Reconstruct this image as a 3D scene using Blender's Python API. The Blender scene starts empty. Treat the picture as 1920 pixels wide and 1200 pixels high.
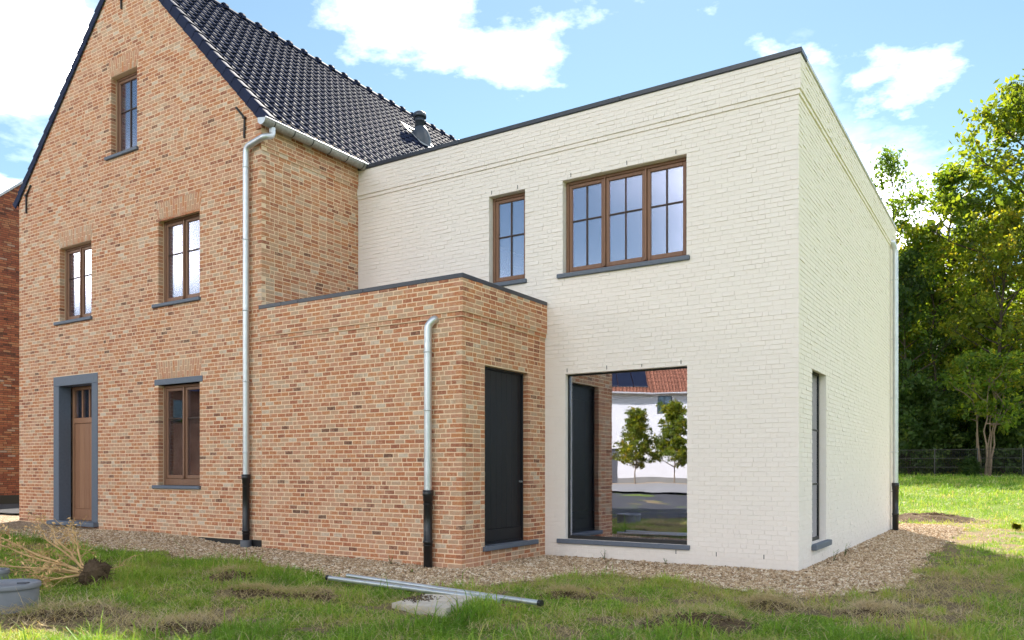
import bpy, math, random
import numpy as np
from mathutils import Vector, Matrix

random.seed(7)
rng = np.random.default_rng(11)
R = math.radians
scene = bpy.context.scene
COL = scene.collection

# ------------------------------------------------------------------ camera, sky, sun, exposure
cam_d = bpy.data.cameras.new('camera')
cam = bpy.data.objects.new('camera', cam_d)
COL.objects.link(cam)
cam.location = (0, 0, 1.25)
cam.rotation_euler = (R(90), 0, 0)
cam_d.sensor_width = 36
cam_d.lens = 36 * 1510 / 1920
cam_d.shift_y = 280 / 1920
cam_d.clip_end = 3000
scene.camera = cam

SUN_AZ, SUN_EL = 10.0, 41.0          # azimuth measured from +Y towards +X
world = bpy.data.worlds.new('World')
scene.world = world
world.use_nodes = True
SKY_STRENGTH = 0.12
EXPOSURE = 2.85

vs = scene.view_settings
vs.view_transform = 'Standard'
vs.look = 'None'
vs.gamma = 1
vs.use_curve_mapping = False
vs.exposure = EXPOSURE

sun_d = bpy.data.lights.new('sun', 'SUN')
sun_d.energy = 2.0  # low for the bright exposure: the facade is seen in shade
sun_d.angle = R(0.53)
sun_d.color = (1.0, 0.93, 0.82)
sun = bpy.data.objects.new('sun', sun_d)
COL.objects.link(sun)
sun.location = (0, 30, 40)
sdir = Vector((math.sin(R(SUN_AZ)) * math.cos(R(SUN_EL)), math.cos(R(SUN_AZ)) * math.cos(R(SUN_EL)), math.sin(R(SUN_EL))))
sun.rotation_euler = sdir.to_track_quat('Z', 'Y').to_euler()


class NT:
    """tiny helper for node trees"""
    def __init__(self, tree):
        self.t = tree
        tree.nodes.clear()

    def n(self, typ, **kw):
        nd = self.t.nodes.new(typ)
        for k, v in kw.items():
            if k.startswith('i_'):
                key = k[2:].replace('_', ' ')
                nd.inputs[int(key) if key.isdigit() else key].default_value = v
            else:
                setattr(nd, k, v)
        return nd

    def l(self, a, b):
        self.t.links.new(a, b)

    def math(self, op, a, b=None, clamp=False):
        nd = self.t.nodes.new('ShaderNodeMath')
        nd.operation = op
        nd.use_clamp = clamp
        for i, v in enumerate((a, b)):
            if v is None:
                continue
            if isinstance(v, (int, float)):
                nd.inputs[i].default_value = v
            else:
                self.l(v, nd.inputs[i])
        return nd.outputs[0]

    def ramp(self, fac, stops, interp='LINEAR'):
        nd = self.t.nodes.new('ShaderNodeValToRGB')
        cr = nd.color_ramp
        cr.interpolation = interp
        while len(cr.elements) < len(stops):
            cr.elements.new(0.5)
        for e, (p, c) in zip(cr.elements, stops):
            e.position = p
            e.color = (c, c, c, 1) if isinstance(c, (int, float)) else (*c, 1)
        if fac is not None:
            self.l(fac, nd.inputs[0])
        return nd.outputs[0]

    def mix(self, fac, a, b, mode='MIX'):
        nd = self.t.nodes.new('ShaderNodeMix')
        nd.data_type = 'RGBA'
        nd.blend_type = mode
        for idx, v in ((0, fac), (6, a), (7, b)):
            if isinstance(v, (int, float)):
                nd.inputs[idx].default_value = v
            elif isinstance(v, tuple):
                nd.inputs[idx].default_value = (*v, 1)
            else:
                self.l(v, nd.inputs[idx])
        return nd.outputs[2]

    def noise(self, vec, scale, detail=4, rough=0.55, w=None):
        nd = self.t.nodes.new('ShaderNodeTexNoise')
        nd.inputs['Scale'].default_value = scale
        nd.inputs['Detail'].default_value = detail
        nd.inputs['Roughness'].default_value = rough
        if vec is not None:
            self.l(vec, nd.inputs['Vector'])
        return nd.outputs['Fac']


def build_world():
    b = NT(world.node_tree)
    out = b.n('ShaderNodeOutputWorld')
    bg = b.n('ShaderNodeBackground')
    bg.inputs['Strength'].default_value = SKY_STRENGTH
    sky = b.n('ShaderNodeTexSky', sky_type='NISHITA', sun_disc=False)
    sky.sun_elevation = R(SUN_EL)
    sky.sun_rotation = R(SUN_AZ)
    sky.air_density = 1.0
    sky.dust_density = 0.05
    sky.ozone_density = 2.0
    tc = b.n('ShaderNodeTexCoord')
    d = tc.outputs['Generated']
    sep = b.n('ShaderNodeSeparateXYZ')
    b.l(d, sep.inputs[0])
    # cloud layer seen in perspective: direction divided by height above the horizon
    zc = b.math('MAXIMUM', b.math('ADD', sep.outputs[2], 0.16), 0.02)
    cx = b.math('DIVIDE', sep.outputs[0], zc)
    cy = b.math('DIVIDE', sep.outputs[1], zc)
    comb = b.n('ShaderNodeCombineXYZ')
    b.l(b.math('ADD', cx, CLOUD_OFF[0]), comb.inputs[0]); b.l(b.math('ADD', cy, CLOUD_OFF[1]), comb.inputs[1])
    comb.inputs[2].default_value = CLOUD_SEED
    big = b.noise(comb.outputs[0], 0.95, 2, 0.5)
    fine = b.noise(comb.outputs[0], 3.2, 8, 0.6)
    dens = b.math('ADD', b.math('MULTIPLY', big, 0.62), b.math('MULTIPLY', fine, 0.38))
    mask = b.ramp(dens, [(0.0, 0.0), (CLOUD_T, 0.0), (CLOUD_T + 0.025, 0.018), (CLOUD_T + 0.06, 0.07), (CLOUD_T + 0.10, 0.30), (CLOUD_T + 0.15, 1.0), (1, 1)])
    # fade below the horizon
    up = b.ramp(sep.outputs[2], [(0.0, 0.35), (0.1, 1.0), (1, 1)])
    # individual clouds in the part of the sky the house stands against
    puff = None
    for (az, el, rad, amt) in CLOUDS:
        v = (math.sin(R(az)) * math.cos(R(el)), math.cos(R(az)) * math.cos(R(el)), math.sin(R(el)))
        vm = b.n('ShaderNodeVectorMath', operation='DISTANCE')
        b.l(d, vm.inputs[0]); vm.inputs[1].default_value = v
        dd = b.math('DIVIDE', vm.outputs['Value'], rad)
        wob = b.math('MULTIPLY', b.math('SUBTRACT', fine, 0.5), 2.6)
        val = b.math('MULTIPLY', b.math('SUBTRACT', b.math('SUBTRACT', 1.0, dd), wob), amt, True)
        puff = val if puff is None else b.math('MAXIMUM', puff, val)
    puff = b.ramp(puff, [(0.0, 0.0), (0.25, 0.012), (0.5, 0.06), (0.8, 0.3), (1, 0.8)])
    mask = b.math('MAXIMUM', mask, puff)
    mask = b.math('MULTIPLY', mask, up)
    hz = b.n('ShaderNodeHueSaturation')
    hz.inputs['Saturation'].default_value = SKY_SAT
    hz.inputs['Value'].default_value = SKY_VAL
    b.l(sky.outputs[0], hz.inputs['Color'])
    blue = b.mix(1.0, hz.outputs[0], (0.86, 1.0, 0.93), 'MULTIPLY')
    col = b.mix(mask, blue, CLOUD_COL)
    b.l(col, bg.inputs['Color'])
    b.l(bg.outputs[0], out.inputs[0])


SKY_SAT, SKY_VAL = 0.86, 0.215
CLOUD_SEED, CLOUD_T = 131.79, 0.516
CLOUD_OFF = (0.08, 0.34)
CLOUD_COL = (47.0, 45.2, 44.2)
CLOUDS = [(-31, 24, 0.10, 1.1), (24, 17, 0.10, 0.9), (19, 23, 0.06, 0.6), (26, 12, 0.10, 1.1), (22, 20, 0.06, 0.6)]
build_world()

# ------------------------------------------------------------------ frames
# house frame: x along the facade to the right, y into the house, z up
HO = np.array([-0.6166, 9.9057])
HROT = R(-32.4587)
HX = np.array([math.cos(HROT), math.sin(HROT)])
HY = np.array([-math.sin(HROT), math.cos(HROT)])
CAMH = None


def h2w(x, y):
    return HO + HX * x + HY * y


def w2h(xw, yw):
    dx, dy = xw - HO[0], yw - HO[1]
    return dx * HX[0] + dy * HX[1], dx * HY[0] + dy * HY[1]


def cam_depth(p):
    return HO[1] + HX[1] * p[0] + HY[1] * p[1]


# ------------------------------------------------------------------ numpy noise
_perm = rng.random((256, 256))


def vnoise(x, y):
    xi, yi = np.floor(x).astype(int), np.floor(y).astype(int)
    fx, fy = x - xi, y - yi
    fx, fy = fx * fx * (3 - 2 * fx), fy * fy * (3 - 2 * fy)
    g = lambda a, c: _perm[a % 256, c % 256]
    return (g(xi, yi) * (1 - fx) + g(xi + 1, yi) * fx) * (1 - fy) + (g(xi, yi + 1) * (1 - fx) + g(xi + 1, yi + 1) * fx) * fy


def fbm(x, y, s=1.0, o=4):
    v, a, t = 0, 0.5, 0
    x, y = np.asarray(x, float) * s + 31.7, np.asarray(y, float) * s + 11.3
    for _ in range(o):
        v = v + a * vnoise(x, y); t += a
        a *= 0.5; x = x * 2.03 + 5.1; y = y * 2.03 + 9.2
    return v / t


def sstep(v):
    v = np.clip(v, 0, 1)
    return v * v * (3 - 2 * v)


def in_poly(x, y, poly):
    ins = np.zeros(np.shape(x), bool)
    n = len(poly)
    for i in range(n):
        x0, y0 = poly[i]; x1, y1 = poly[(i + 1) % n]
        c = ((y0 > y) != (y1 > y)) & (x < (x1 - x0) * (y - y0) / (y1 - y0 + 1e-12) + x0)
        ins ^= c
    return ins


# ------------------------------------------------------------------ objects
ABS = {}


def tag(o, label=None, cat=None, group=None, kind=None):
    if label: o['label'] = label
    if cat: o['category'] = cat
    if group: o['group'] = group
    if kind: o['kind'] = kind
    return o


def empty(name, loc=(0, 0, 0), rotz=0, parent=None):
    o = bpy.data.objects.new(name, None)
    o.empty_display_size = 0.3
    COL.objects.link(o)
    place(o, loc, parent)
    o.rotation_euler = (0, 0, rotz)
    return o


def place(o, loc, parent=None):
    """loc is in the frame of the thing's root; a child's own location is taken relative to its parent's"""
    if parent is not None:
        o.parent = parent
        pl = ABS.get(parent.name, (0, 0, 0))
        o.location = tuple(a - b for a, b in zip(loc, pl))
        ABS[o.name] = tuple(loc)
    else:
        o.location = loc
        ABS[o.name] = (0, 0, 0)


def np_mesh(name, verts, faces_flat, nper, mat, tone=None, smooth=False):
    """mesh from arrays; every face has nper corners"""
    me = bpy.data.meshes.new(name)
    verts = np.asarray(verts, np.float32).reshape(-1, 3)
    ff = np.asarray(faces_flat, np.int32).ravel()
    nf = len(ff) // nper
    me.vertices.add(len(verts)); me.vertices.foreach_set('co', verts.ravel())
    me.loops.add(len(ff)); me.loops.foreach_set('vertex_index', ff)
    me.polygons.add(nf)
    me.polygons.foreach_set('loop_start', np.arange(nf, dtype=np.int32) * nper)
    me.polygons.foreach_set('use_smooth', np.full(nf, bool(smooth)))
    me.update(calc_edges=True)
    if tone is not None:
        a = me.attributes.new('tone', 'FLOAT', 'FACE')
        a.data.foreach_set('value', np.asarray(tone, np.float32))
    me.materials.append(mat)
    return me


def mesh_obj(name, me, parent=None, loc=(0, 0, 0)):
    o = bpy.data.objects.new(name, me)
    COL.objects.link(o)
    place(o, loc, parent)
    return o


class MB:
    def __init__(self):
        self.v, self.f, self.tone, self.mi, self.sm = [], [], [], [], []

    def add(self, verts, faces, tone=0.0, mi=0, smooth=False):
        b = len(self.v)
        self.v += [tuple(p) for p in verts]
        for f in faces:
            self.f.append(tuple(i + b for i in f)); self.tone.append(tone); self.mi.append(mi); self.sm.append(smooth)

    def box(self, x0, x1, y0, y1, z0, z1, tone=0.0, mi=0):
        if x0 > x1: x0, x1 = x1, x0
        if y0 > y1: y0, y1 = y1, y0
        if z0 > z1: z0, z1 = z1, z0
        v = [(x0, y0, z0), (x1, y0, z0), (x1, y1, z0), (x0, y1, z0), (x0, y0, z1), (x1, y0, z1), (x1, y1, z1), (x0, y1, z1)]
        self.add(v, [(0, 3, 2, 1), (4, 5, 6, 7), (0, 1, 5, 4), (1, 2, 6, 5), (2, 3, 7, 6), (3, 0, 4, 7)], tone, mi)

    def bbox(self, x0, x1, y0, y1, z0, z1, c=0.006, tone=0.0, mi=0):
        """box with chamfered edges"""
        if x0 > x1: x0, x1 = x1, x0
        if y0 > y1: y0, y1 = y1, y0
        if z0 > z1: z0, z1 = z1, z0
        c = min(c, (x1 - x0) * .4, (y1 - y0) * .4, (z1 - z0) * .4)
        V, idx = [], {}
        for i, x in enumerate((x0, x1)):
            for j, y in enumerate((y0, y1)):
                for k, z in enumerate((z0, z1)):
                    sx, sy, sz = (c, -c)[i], (c, -c)[j], (c, -c)[k]
                    idx[i, j, k, 0] = len(V); V.append((x, y + sy, z + sz))
                    idx[i, j, k, 1] = len(V); V.append((x + sx, y, z + sz))
                    idx[i, j, k, 2] = len(V); V.append((x + sx, y + sy, z))
        F = []
        I = idx
        for i in (0, 1):
            q = [I[i, 0, 0, 0], I[i, 1, 0, 0], I[i, 1, 1, 0], I[i, 0, 1, 0]]; F.append(q if i else q[::-1])
            q = [I[0, i, 0, 1], I[0, i, 1, 1], I[1, i, 1, 1], I[1, i, 0, 1]]; F.append(q if i else q[::-1])
            q = [I[0, 0, i, 2], I[1, 0, i, 2], I[1, 1, i, 2], I[0, 1, i, 2]]; F.append(q if i else q[::-1])
        for i in (0, 1):
            for j in (0, 1):
                s = (i + j) % 2
                q = [I[i, j, 0, 0], I[i, j, 0, 1], I[i, j, 1, 1], I[i, j, 1, 0]]; F.append(q[::-1] if s == 1 else q)
                q = [I[i, 0, j, 0], I[i, 1, j, 0], I[i, 1, j, 2], I[i, 0, j, 2]]; F.append(q if s == 1 else q[::-1])
                q = [I[0, i, j, 1], I[0, i, j, 2], I[1, i, j, 2], I[1, i, j, 1]]; F.append(q if s == 1 else q[::-1])
                for k in (0, 1):
                    F.append([I[i, j, k, 0], I[i, j, k, 1], I[i, j, k, 2]])
        self.add(V, F, tone, mi)

    def tube(self, pts, r, seg=12, cap=True, tone=0.0, mi=0, smooth=True):
        pts = [Vector(p) for p in pts]
        n = len(pts)
        rs = r if isinstance(r, (list, tuple)) else [r] * n
        rings = []
        up = None
        for i, p in enumerate(pts):
            t = (pts[min(i + 1, n - 1)] - pts[max(i - 1, 0)])
            if t.length < 1e-9: t = Vector((0, 0, 1))
            t.normalize()
            if up is None:
                up = Vector((0, 0, 1)) if abs(t.z) < 0.9 else Vector((1, 0, 0))
            a = t.cross(up)
            if a.length < 1e-6:
                a = t.cross(Vector((0, 1, 0)))
            a.normalize()
            bb = a.cross(t).normalized()
            up = bb
            rings.append([p + (a * math.cos(k * 2 * math.pi / seg) + bb * math.sin(k * 2 * math.pi / seg)) * rs[i] for k in range(seg)])
        V = [v for rg in rings for v in rg]
        F = []
        for i in range(n - 1):
            for k in range(seg):
                F.append((i * seg + k, (i + 1) * seg + k, (i + 1) * seg + (k + 1) % seg, i * seg + (k + 1) % seg))
        self.add(V, F, tone, mi, smooth)
        if cap:
            self.add(rings[0], [tuple(range(seg))], tone, mi)
            self.add(rings[-1], [tuple(range(seg))[::-1]], tone, mi)

    def lathe(self, c, prof, seg=20, tone=0.0, mi=0, smooth=True):
        """prof: (radius, z) list, turned about the vertical through c"""
        V, F = [], []
        n = len(prof)
        for r, z in prof:
            for k in range(seg):
                a = 2 * math.pi * k / seg
                V.append((c[0] + r * math.cos(a), c[1] + r * math.sin(a), c[2] + z))
        for i in range(n - 1):
            for k in range(seg):
                F.append((i * seg + k, i * seg + (k + 1) % seg, (i + 1) * seg + (k + 1) % seg, (i + 1) * seg + k))
        self.add(V, F, tone, mi, smooth)

    def build(self, name, mat, parent=None, kind=None, label=None, origin=None, mats=None):
        v = np.array(self.v, float)
        if origin is None:
            lo, hi = v.min(0), v.max(0)
            origin = ((lo[0] + hi[0]) / 2, (lo[1] + hi[1]) / 2, lo[2])
        v = v - np.array(origin)
        me = bpy.data.meshes.new(name)
        me.from_pydata(v.tolist(), [], self.f)
        a = me.attributes.new('tone', 'FLOAT', 'FACE')
        a.data.foreach_set('value', np.array(self.tone, np.float32))
        for m in (mats or [mat]):
            me.materials.append(m)
        if any(self.mi): me.polygons.foreach_set('material_index', np.array(self.mi, np.int32))
        if any(self.sm): me.polygons.foreach_set('use_smooth', np.array(self.sm, bool))
        me.update()
        o = mesh_obj(name, me, parent, origin)
        tag(o, label=label, kind=kind)
        return o


# ------------------------------------------------------------------ materials
MAT = {}


def new_mat(name):
    m = bpy.data.materials.new(name)
    m.use_nodes = True
    b = NT(m.node_tree)
    out = b.n('ShaderNodeOutputMaterial')
    p = b.n('ShaderNodeBsdfPrincipled')
    b.l(p.outputs[0], out.inputs[0])
    MAT[name] = m
    return m, b, p, out


def tone_in(b):
    g = b.n('ShaderNodeAttribute', attribute_name='tone')
    o = b.n('ShaderNodeAttribute', attribute_type='OBJECT', attribute_name='tone')
    return b.math('ADD', g.outputs['Fac'], o.outputs['Fac'])


def wpos(b):
    return b.n('ShaderNodeNewGeometry').outputs['Position']


def bump(b, p, h, strength, dist=0.01):
    bn = b.n('ShaderNodeBump')
    bn.inputs['Strength'].default_value = strength
    bn.inputs['Distance'].default_value = dist
    b.l(h, bn.inputs['Height'])
    b.l(bn.outputs[0], p.inputs['Normal'])


def brick_mat(name, stops, lime, lime_amt, rough=0.9):
    m, b, p, _ = new_mat(name)
    t = tone_in(b)
    pos = wpos(b)
    n1 = b.noise(pos, 26, 5, 0.65)
    n2 = b.noise(pos, 95, 4, 0.7)
    n3 = b.noise(pos, 1.3, 3, 0.5)
    tv = b.math('ADD', t, b.math('MULTIPLY', b.math('SUBTRACT', n1, 0.5), 0.42))
    tv = b.math('ADD', tv, b.math('MULTIPLY', b.math('SUBTRACT', b.noise(pos, 0.45, 4, 0.6), 0.5), 0.45), True)
    col = b.ramp(tv, stops)
    # lime left on the faces from pointing
    lm = b.ramp(b.math('ADD', b.math('MULTIPLY', n1, 0.5), b.math('ADD', b.math('MULTIPLY', n2, 0.35), b.math('MULTIPLY', n3, 0.25))),
                [(0, 0), (0.53, 0.05), (0.70, lime_amt), (1, lime_amt)])
    col = b.mix(lm, col, lime)
    pit = b.ramp(n2, [(0, 0.25), (0.30, 0.55), (0.40, 1.0), (1, 1.08)])
    col = b.mix(1.0, col, pit, 'MULTIPLY')
    b.l(col, p.inputs['Base Color'])
    p.inputs['Roughness'].default_value = rough
    p.inputs['Specular IOR Level'].default_value = 0.25
    bump(b, p, b.math('ADD', n2, n1), 0.55, 0.006)
    return m


BRICK_STOPS = [(0.0, (0.13, 0.065, 0.045)), (0.12, (0.28, 0.10, 0.06)), (0.30, (0.41, 0.15, 0.075)), (0.45, (0.47, 0.205, 0.095)),
               (0.58, (0.46, 0.225, 0.15)), (0.74, (0.46, 0.275, 0.18)), (0.88, (0.42, 0.295, 0.215)), (1.0, (0.53, 0.44, 0.37))]
BRICK_STOPS = [(p, (min(1, c[0] * 1.12), c[1] * 1.06, c[2] * 0.98)) for p, c in BRICK_STOPS]
brick_mat('reclaimed_brick', BRICK_STOPS, (0.68, 0.51, 0.36), 0.5)
brick_mat('dark_red_brick', [(0, (0.07, 0.025, 0.02)), (0.25, (0.20, 0.055, 0.035)), (0.6, (0.33, 0.10, 0.05)), (0.85, (0.37, 0.17, 0.09)), (1, (0.36, 0.26, 0.22))],
          (0.3, 0.2, 0.15), 0.25)


def mortar_mat(name, c0, c1, sc=18):
    m, b, p, _ = new_mat(name)
    pos = wpos(b)
    n1 = b.noise(pos, sc, 5, 0.6)
    n2 = b.noise(pos, 220, 3, 0.7)
    n3 = b.noise(pos, 0.9, 3, 0.5)
    f = b.math('ADD', b.math('MULTIPLY', n1, 0.6), b.math('MULTIPLY', n3, 0.5), True)
    col = b.mix(f, c0, c1)
    col = b.mix(1.0, col, b.ramp(n2, [(0, 0.75), (0.5, 1.0), (1, 1.1)]), 'MULTIPLY')
    b.l(col, p.inputs['Base Color'])
    p.inputs['Roughness'].default_value = 0.95
    p.inputs['Specular IOR Level'].default_value = 0.2
    bump(b, p, b.math('ADD', n1, b.math('MULTIPLY', n2, 0.5)), 0.5, 0.004)
    return m


mortar_mat('cream_mortar', (0.76, 0.54, 0.36), (0.88, 0.665, 0.465))
mortar_mat('dark_mortar', (0.05, 0.04, 0.035), (0.10, 0.08, 0.065))


def white_mat():
    m, b, p, _ = new_mat('cream_paint_brick')
    t = tone_in(b)
    pos = wpos(b)
    n1 = b.noise(pos, 14, 5, 0.6)
    n2 = b.noise(pos, 120, 4, 0.7)
    n3 = b.noise(pos, 0.5, 3, 0.5)
    f = b.math('ADD', b.math('MULTIPLY', n3, 0.7), b.math('MULTIPLY', t, 0.3), True)
    col = b.mix(f, (0.845, 0.755, 0.69), (0.88, 0.805, 0.75))
    # slightly darker towards the ground, with an uneven edge
    sep = b.n('ShaderNodeSeparateXYZ'); b.l(pos, sep.inputs[0])
    low = b.ramp(b.math('ADD', sep.outputs[2], b.math('MULTIPLY', n1, 0.3)), [(0, 0.86), (0.28, 0.97), (0.5, 1.0), (1, 1)])
    col = b.mix(1.0, col, low, 'MULTIPLY')
    b.l(col, p.inputs['Base Color'])
    p.inputs['Roughness'].default_value = 0.8
    p.inputs['Specular IOR Level'].default_value = 0.3
    bump(b, p, b.math('ADD', b.math('MULTIPLY', n1, 1.2), b.math('MULTIPLY', n2, 0.5)), 0.6, 0.008)
    return m


white_mat()


def simple(name, col, rough=0.6, metal=0.0, var=0.12, sc=12, spec=0.5, bmp=0.0, bsc=60, coat=0.0):
    m, b, p, _ = new_mat(name)
    pos = wpos(b)
    n = b.noise(pos, sc, 5, 0.6)
    t = tone_in(b)
    k = b.math('ADD', b.math('MULTIPLY', b.math('SUBTRACT', n, 0.5), var * 4), b.math('ADD', 1.0, t))
    mx = b.n('ShaderNodeVectorMath', operation='SCALE')
    mx.inputs[0].default_value = col
    b.l(k, mx.inputs['Scale'])
    b.l(mx.outputs[0], p.inputs['Base Color'])
    p.inputs['Roughness'].default_value = rough
    rr = b.math('ADD', rough - 0.08, b.math('MULTIPLY', n, 0.16))
    b.l(rr, p.inputs['Roughness'])
    p.inputs['Metallic'].default_value = metal
    p.inputs['Specular IOR Level'].default_value = spec
    p.inputs['Coat Weight'].default_value = coat
    if bmp:
        bump(b, p, b.noise(pos, bsc, 4, 0.65), bmp, 0.004)
    return m


simple('bluestone', (0.125, 0.145, 0.185), 0.6, 0, 0.10, 25, 0.4, 0.25, 180)
simple('zinc', (0.60, 0.62, 0.64), 0.42, 0.75, 0.10, 9, 0.5, 0.05, 30)
simple('weathered_zinc', (0.33, 0.325, 0.30), 0.5, 0.5, 0.30, 22, 0.5, 0.05, 40)
simple('black_plastic', (0.012, 0.012, 0.013), 0.35, 0, 0.2, 10)
simple('dark_aluminium', (0.028, 0.031, 0.043), 0.38, 0.0, 0.1, 6, 0.6)
simple('pale_aluminium', (0.55, 0.52, 0.48), 0.45, 0.6, 0.1, 6)
simple('black_door_paint', (0.010, 0.011, 0.015), 0.5, 0, 0.02, 2, 0.35)
simple('roof_tile', (0.020, 0.026, 0.058), 0.7, 0, 0.14, 7, 0.12, 0.05, 90)
simple('vent_grey', (0.055, 0.065, 0.085), 0.4, 0, 0.1, 8)
simple('lead', (0.42, 0.42, 0.43), 0.5, 0.3, 0.2, 15)
simple('black_metal', (0.012, 0.011, 0.011), 0.5, 0, 0.1, 8)
simple('dark_inside', (0.05, 0.045, 0.04), 0.9, 0, 0.1, 2)
simple('roofing_felt', (0.05, 0.05, 0.05), 0.95, 0, 0.2, 3)
simple('grey_plastic', (0.205, 0.212, 0.235), 0.55, 0, 0.10, 9, 0.4, 0.1, 80)
simple('concrete', (0.56, 0.50, 0.43), 0.9, 0, 0.22, 9, 0.2, 0.5, 60)
simple('soil', (0.10, 0.068, 0.043), 1.0, 0, 0.35, 30, 0.1, 1.0, 45)
simple('clay', (0.22, 0.11, 0.065), 0.8, 0, 0.2, 20)
simple('bark', (0.055, 0.043, 0.033), 0.95, 0, 0.3, 9, 0.2, 0.8, 25)
simple('pale_bark', (0.20, 0.15, 0.105), 0.9, 0, 0.3, 9, 0.2, 0.6, 25)
simple('dry_stem', (0.56, 0.36, 0.17), 0.85, 0, 0.25, 14, 0.2)
simple('asphalt', (0.055, 0.055, 0.06), 0.9, 0, 0.2, 3, 0.2, 0.3, 120)
simple('pavement', (0.24, 0.235, 0.23), 0.9, 0, 0.15, 2, 0.2, 0.3, 80)
simple('white_render', (0.66, 0.66, 0.69), 0.85, 0, 0.04, 1.5, 0.2)
simple('red_tile', (0.20, 0.085, 0.055), 0.8, 0, 0.3, 4, 0.2)
simple('fence_metal', (0.012, 0.014, 0.013), 0.5, 0, 0.1, 5)
simple('solar_glass', (0.012, 0.015, 0.03), 0.12, 0, 0.1, 2, 0.6)
simple('frame_grey', (0.09, 0.095, 0.11), 0.5)
simple('membrane', (0.013, 0.013, 0.014), 0.5, 0, 0.1, 5)


def wood_mat(name, c0, c1, axis_scale=(9, 9, 0.7)):
    m, b, p, _ = new_mat(name)
    tc = b.n('ShaderNodeTexCoord')
    mp = b.n('ShaderNodeMapping')
    mp.inputs['Scale'].default_value = axis_scale
    b.l(tc.outputs['Object'], mp.inputs['Vector'])
    n1 = b.noise(mp.outputs[0], 6, 6, 0.65)
    n2 = b.noise(mp.outputs[0], 30, 3, 0.6)
    t = tone_in(b)
    f = b.math('ADD', b.math('MULTIPLY', n1, 1.1), b.math('ADD', b.math('MULTIPLY', n2, 0.3), b.math('SUBTRACT', t, 0.25)), True)
    b.l(b.mix(f, c0, c1), p.inputs['Base Color'])
    p.inputs['Roughness'].default_value = 0.5
    p.inputs['Specular IOR Level'].default_value = 0.4
    bump(b, p, n2, 0.15, 0.002)
    return m


wood_mat('brown_frame', (0.14, 0.068, 0.040), (0.30, 0.155, 0.092))
wood_mat('door_wood', (0.22, 0.10, 0.055), (0.42, 0.22, 0.125))


def glass_mat(name, refl, tint=(0.9, 0.9, 0.95), rc=(0.86, 0.89, 1.0), rough=0.004):
    m = bpy.data.materials.new(name)
    m.use_nodes = True
    b = NT(m.node_tree)
    out = b.n('ShaderNodeOutputMaterial')
    gl = b.n('ShaderNodeBsdfGlossy'); gl.inputs['Roughness'].default_value = rough
    gl.inputs['Color'].default_value = (*rc, 1)
    tr = b.n('ShaderNodeBsdfTransparent'); tr.inputs['Color'].default_value = (*tint, 1)
    fr = b.n('ShaderNodeFresnel'); fr.inputs['IOR'].default_value = 1.5
    f = b.math('ADD', refl, b.math('MULTIPLY', fr.outputs[0], 0.8), True)
    mx = b.n('ShaderNodeMixShader')
    b.l(f, mx.inputs[0]); b.l(tr.outputs[0], mx.inputs[1]); b.l(gl.outputs[0], mx.inputs[2])
    # faint waviness of real panes
    n = b.noise(wpos(b), 1.3, 2, 0.4)
    bn = b.n('ShaderNodeBump'); bn.inputs['Strength'].default_value = 0.05 if rough < 0.05 else 0.01; bn.inputs['Distance'].default_value = 0.02
    b.l(n, bn.inputs['Height']); b.l(bn.outputs[0], gl.inputs['Normal'])
    b.l(mx.outputs[0], out.inputs[0])
    MAT[name] = m
    return m


glass_mat('coated_glass', 0.40)
glass_mat('clear_glass', 0.11)
glass_mat('soft_sky_glass', 0.36, rc=(0.84, 0.85, 1.0), rough=0.13)  # lavender tint and blur put a pale, averaged sky reflection into the panes


def leaf_mat(name, stops, trans=0.55):
    m = bpy.data.materials.new(name)
    m.use_nodes = True
    b = NT(m.node_tree)
    out = b.n('ShaderNodeOutputMaterial')
    t = tone_in(b)
    oi = b.n('ShaderNodeObjectInfo')
    f = b.math('ADD', t, b.math('MULTIPLY', b.math('SUBTRACT', oi.outputs['Random'], 0.5), 0.22), True)
    pos = wpos(b)
    f = b.math('ADD', f, b.math('MULTIPLY', b.math('SUBTRACT', b.noise(pos, 0.45, 3, 0.5), 0.5), 0.5), True)
    col = b.ramp(f, stops)
    df = b.n('ShaderNodeBsdfPrincipled')
    df.inputs['Roughness'].default_value = 0.55
    df.inputs['Specular IOR Level'].default_value = 0.35
    b.l(col, df.inputs['Base Color'])
    tl = b.n('ShaderNodeBsdfTranslucent')
    tcx = b.mix(1.0, col, (3.0, 2.6, 0.8) if name != 'grass_blade' else (1.2, 1.1, 0.6), 'MULTIPLY')
    b.l(tcx, tl.inputs['Color'])
    mx = b.n('ShaderNodeMixShader'); mx.inputs[0].default_value = trans  # leaves let light through
    b.l(df.outputs[0], mx.inputs[1]); b.l(tl.outputs[0], mx.inputs[2])
    b.l(mx.outputs[0], out.inputs[0])
    MAT[name] = m
    return m


leaf_mat('leaf_green', [(0, (0.035, 0.070, 0.012)), (0.4, (0.080, 0.145, 0.020)), (0.7, (0.15, 0.20, 0.026)), (1, (0.25, 0.21, 0.028))])
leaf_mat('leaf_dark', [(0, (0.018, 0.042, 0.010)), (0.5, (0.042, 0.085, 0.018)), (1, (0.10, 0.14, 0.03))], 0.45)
leaf_mat('leaf_yellow', [(0, (0.06, 0.10, 0.014)), (0.4, (0.13, 0.165, 0.02)), (0.75, (0.23, 0.19, 0.022)), (1, (0.32, 0.19, 0.03))])
leaf_mat('grass_blade', [(0.0, (0.12, 0.25, 0.022)), (0.3, (0.25, 0.41, 0.045)), (0.52, (0.40, 0.48, 0.085)), (0.68, (0.44, 0.40, 0.12)),
                         (0.8, (0.56, 0.43, 0.25)), (1.0, (0.66, 0.54, 0.37))], 0.4)


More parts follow.
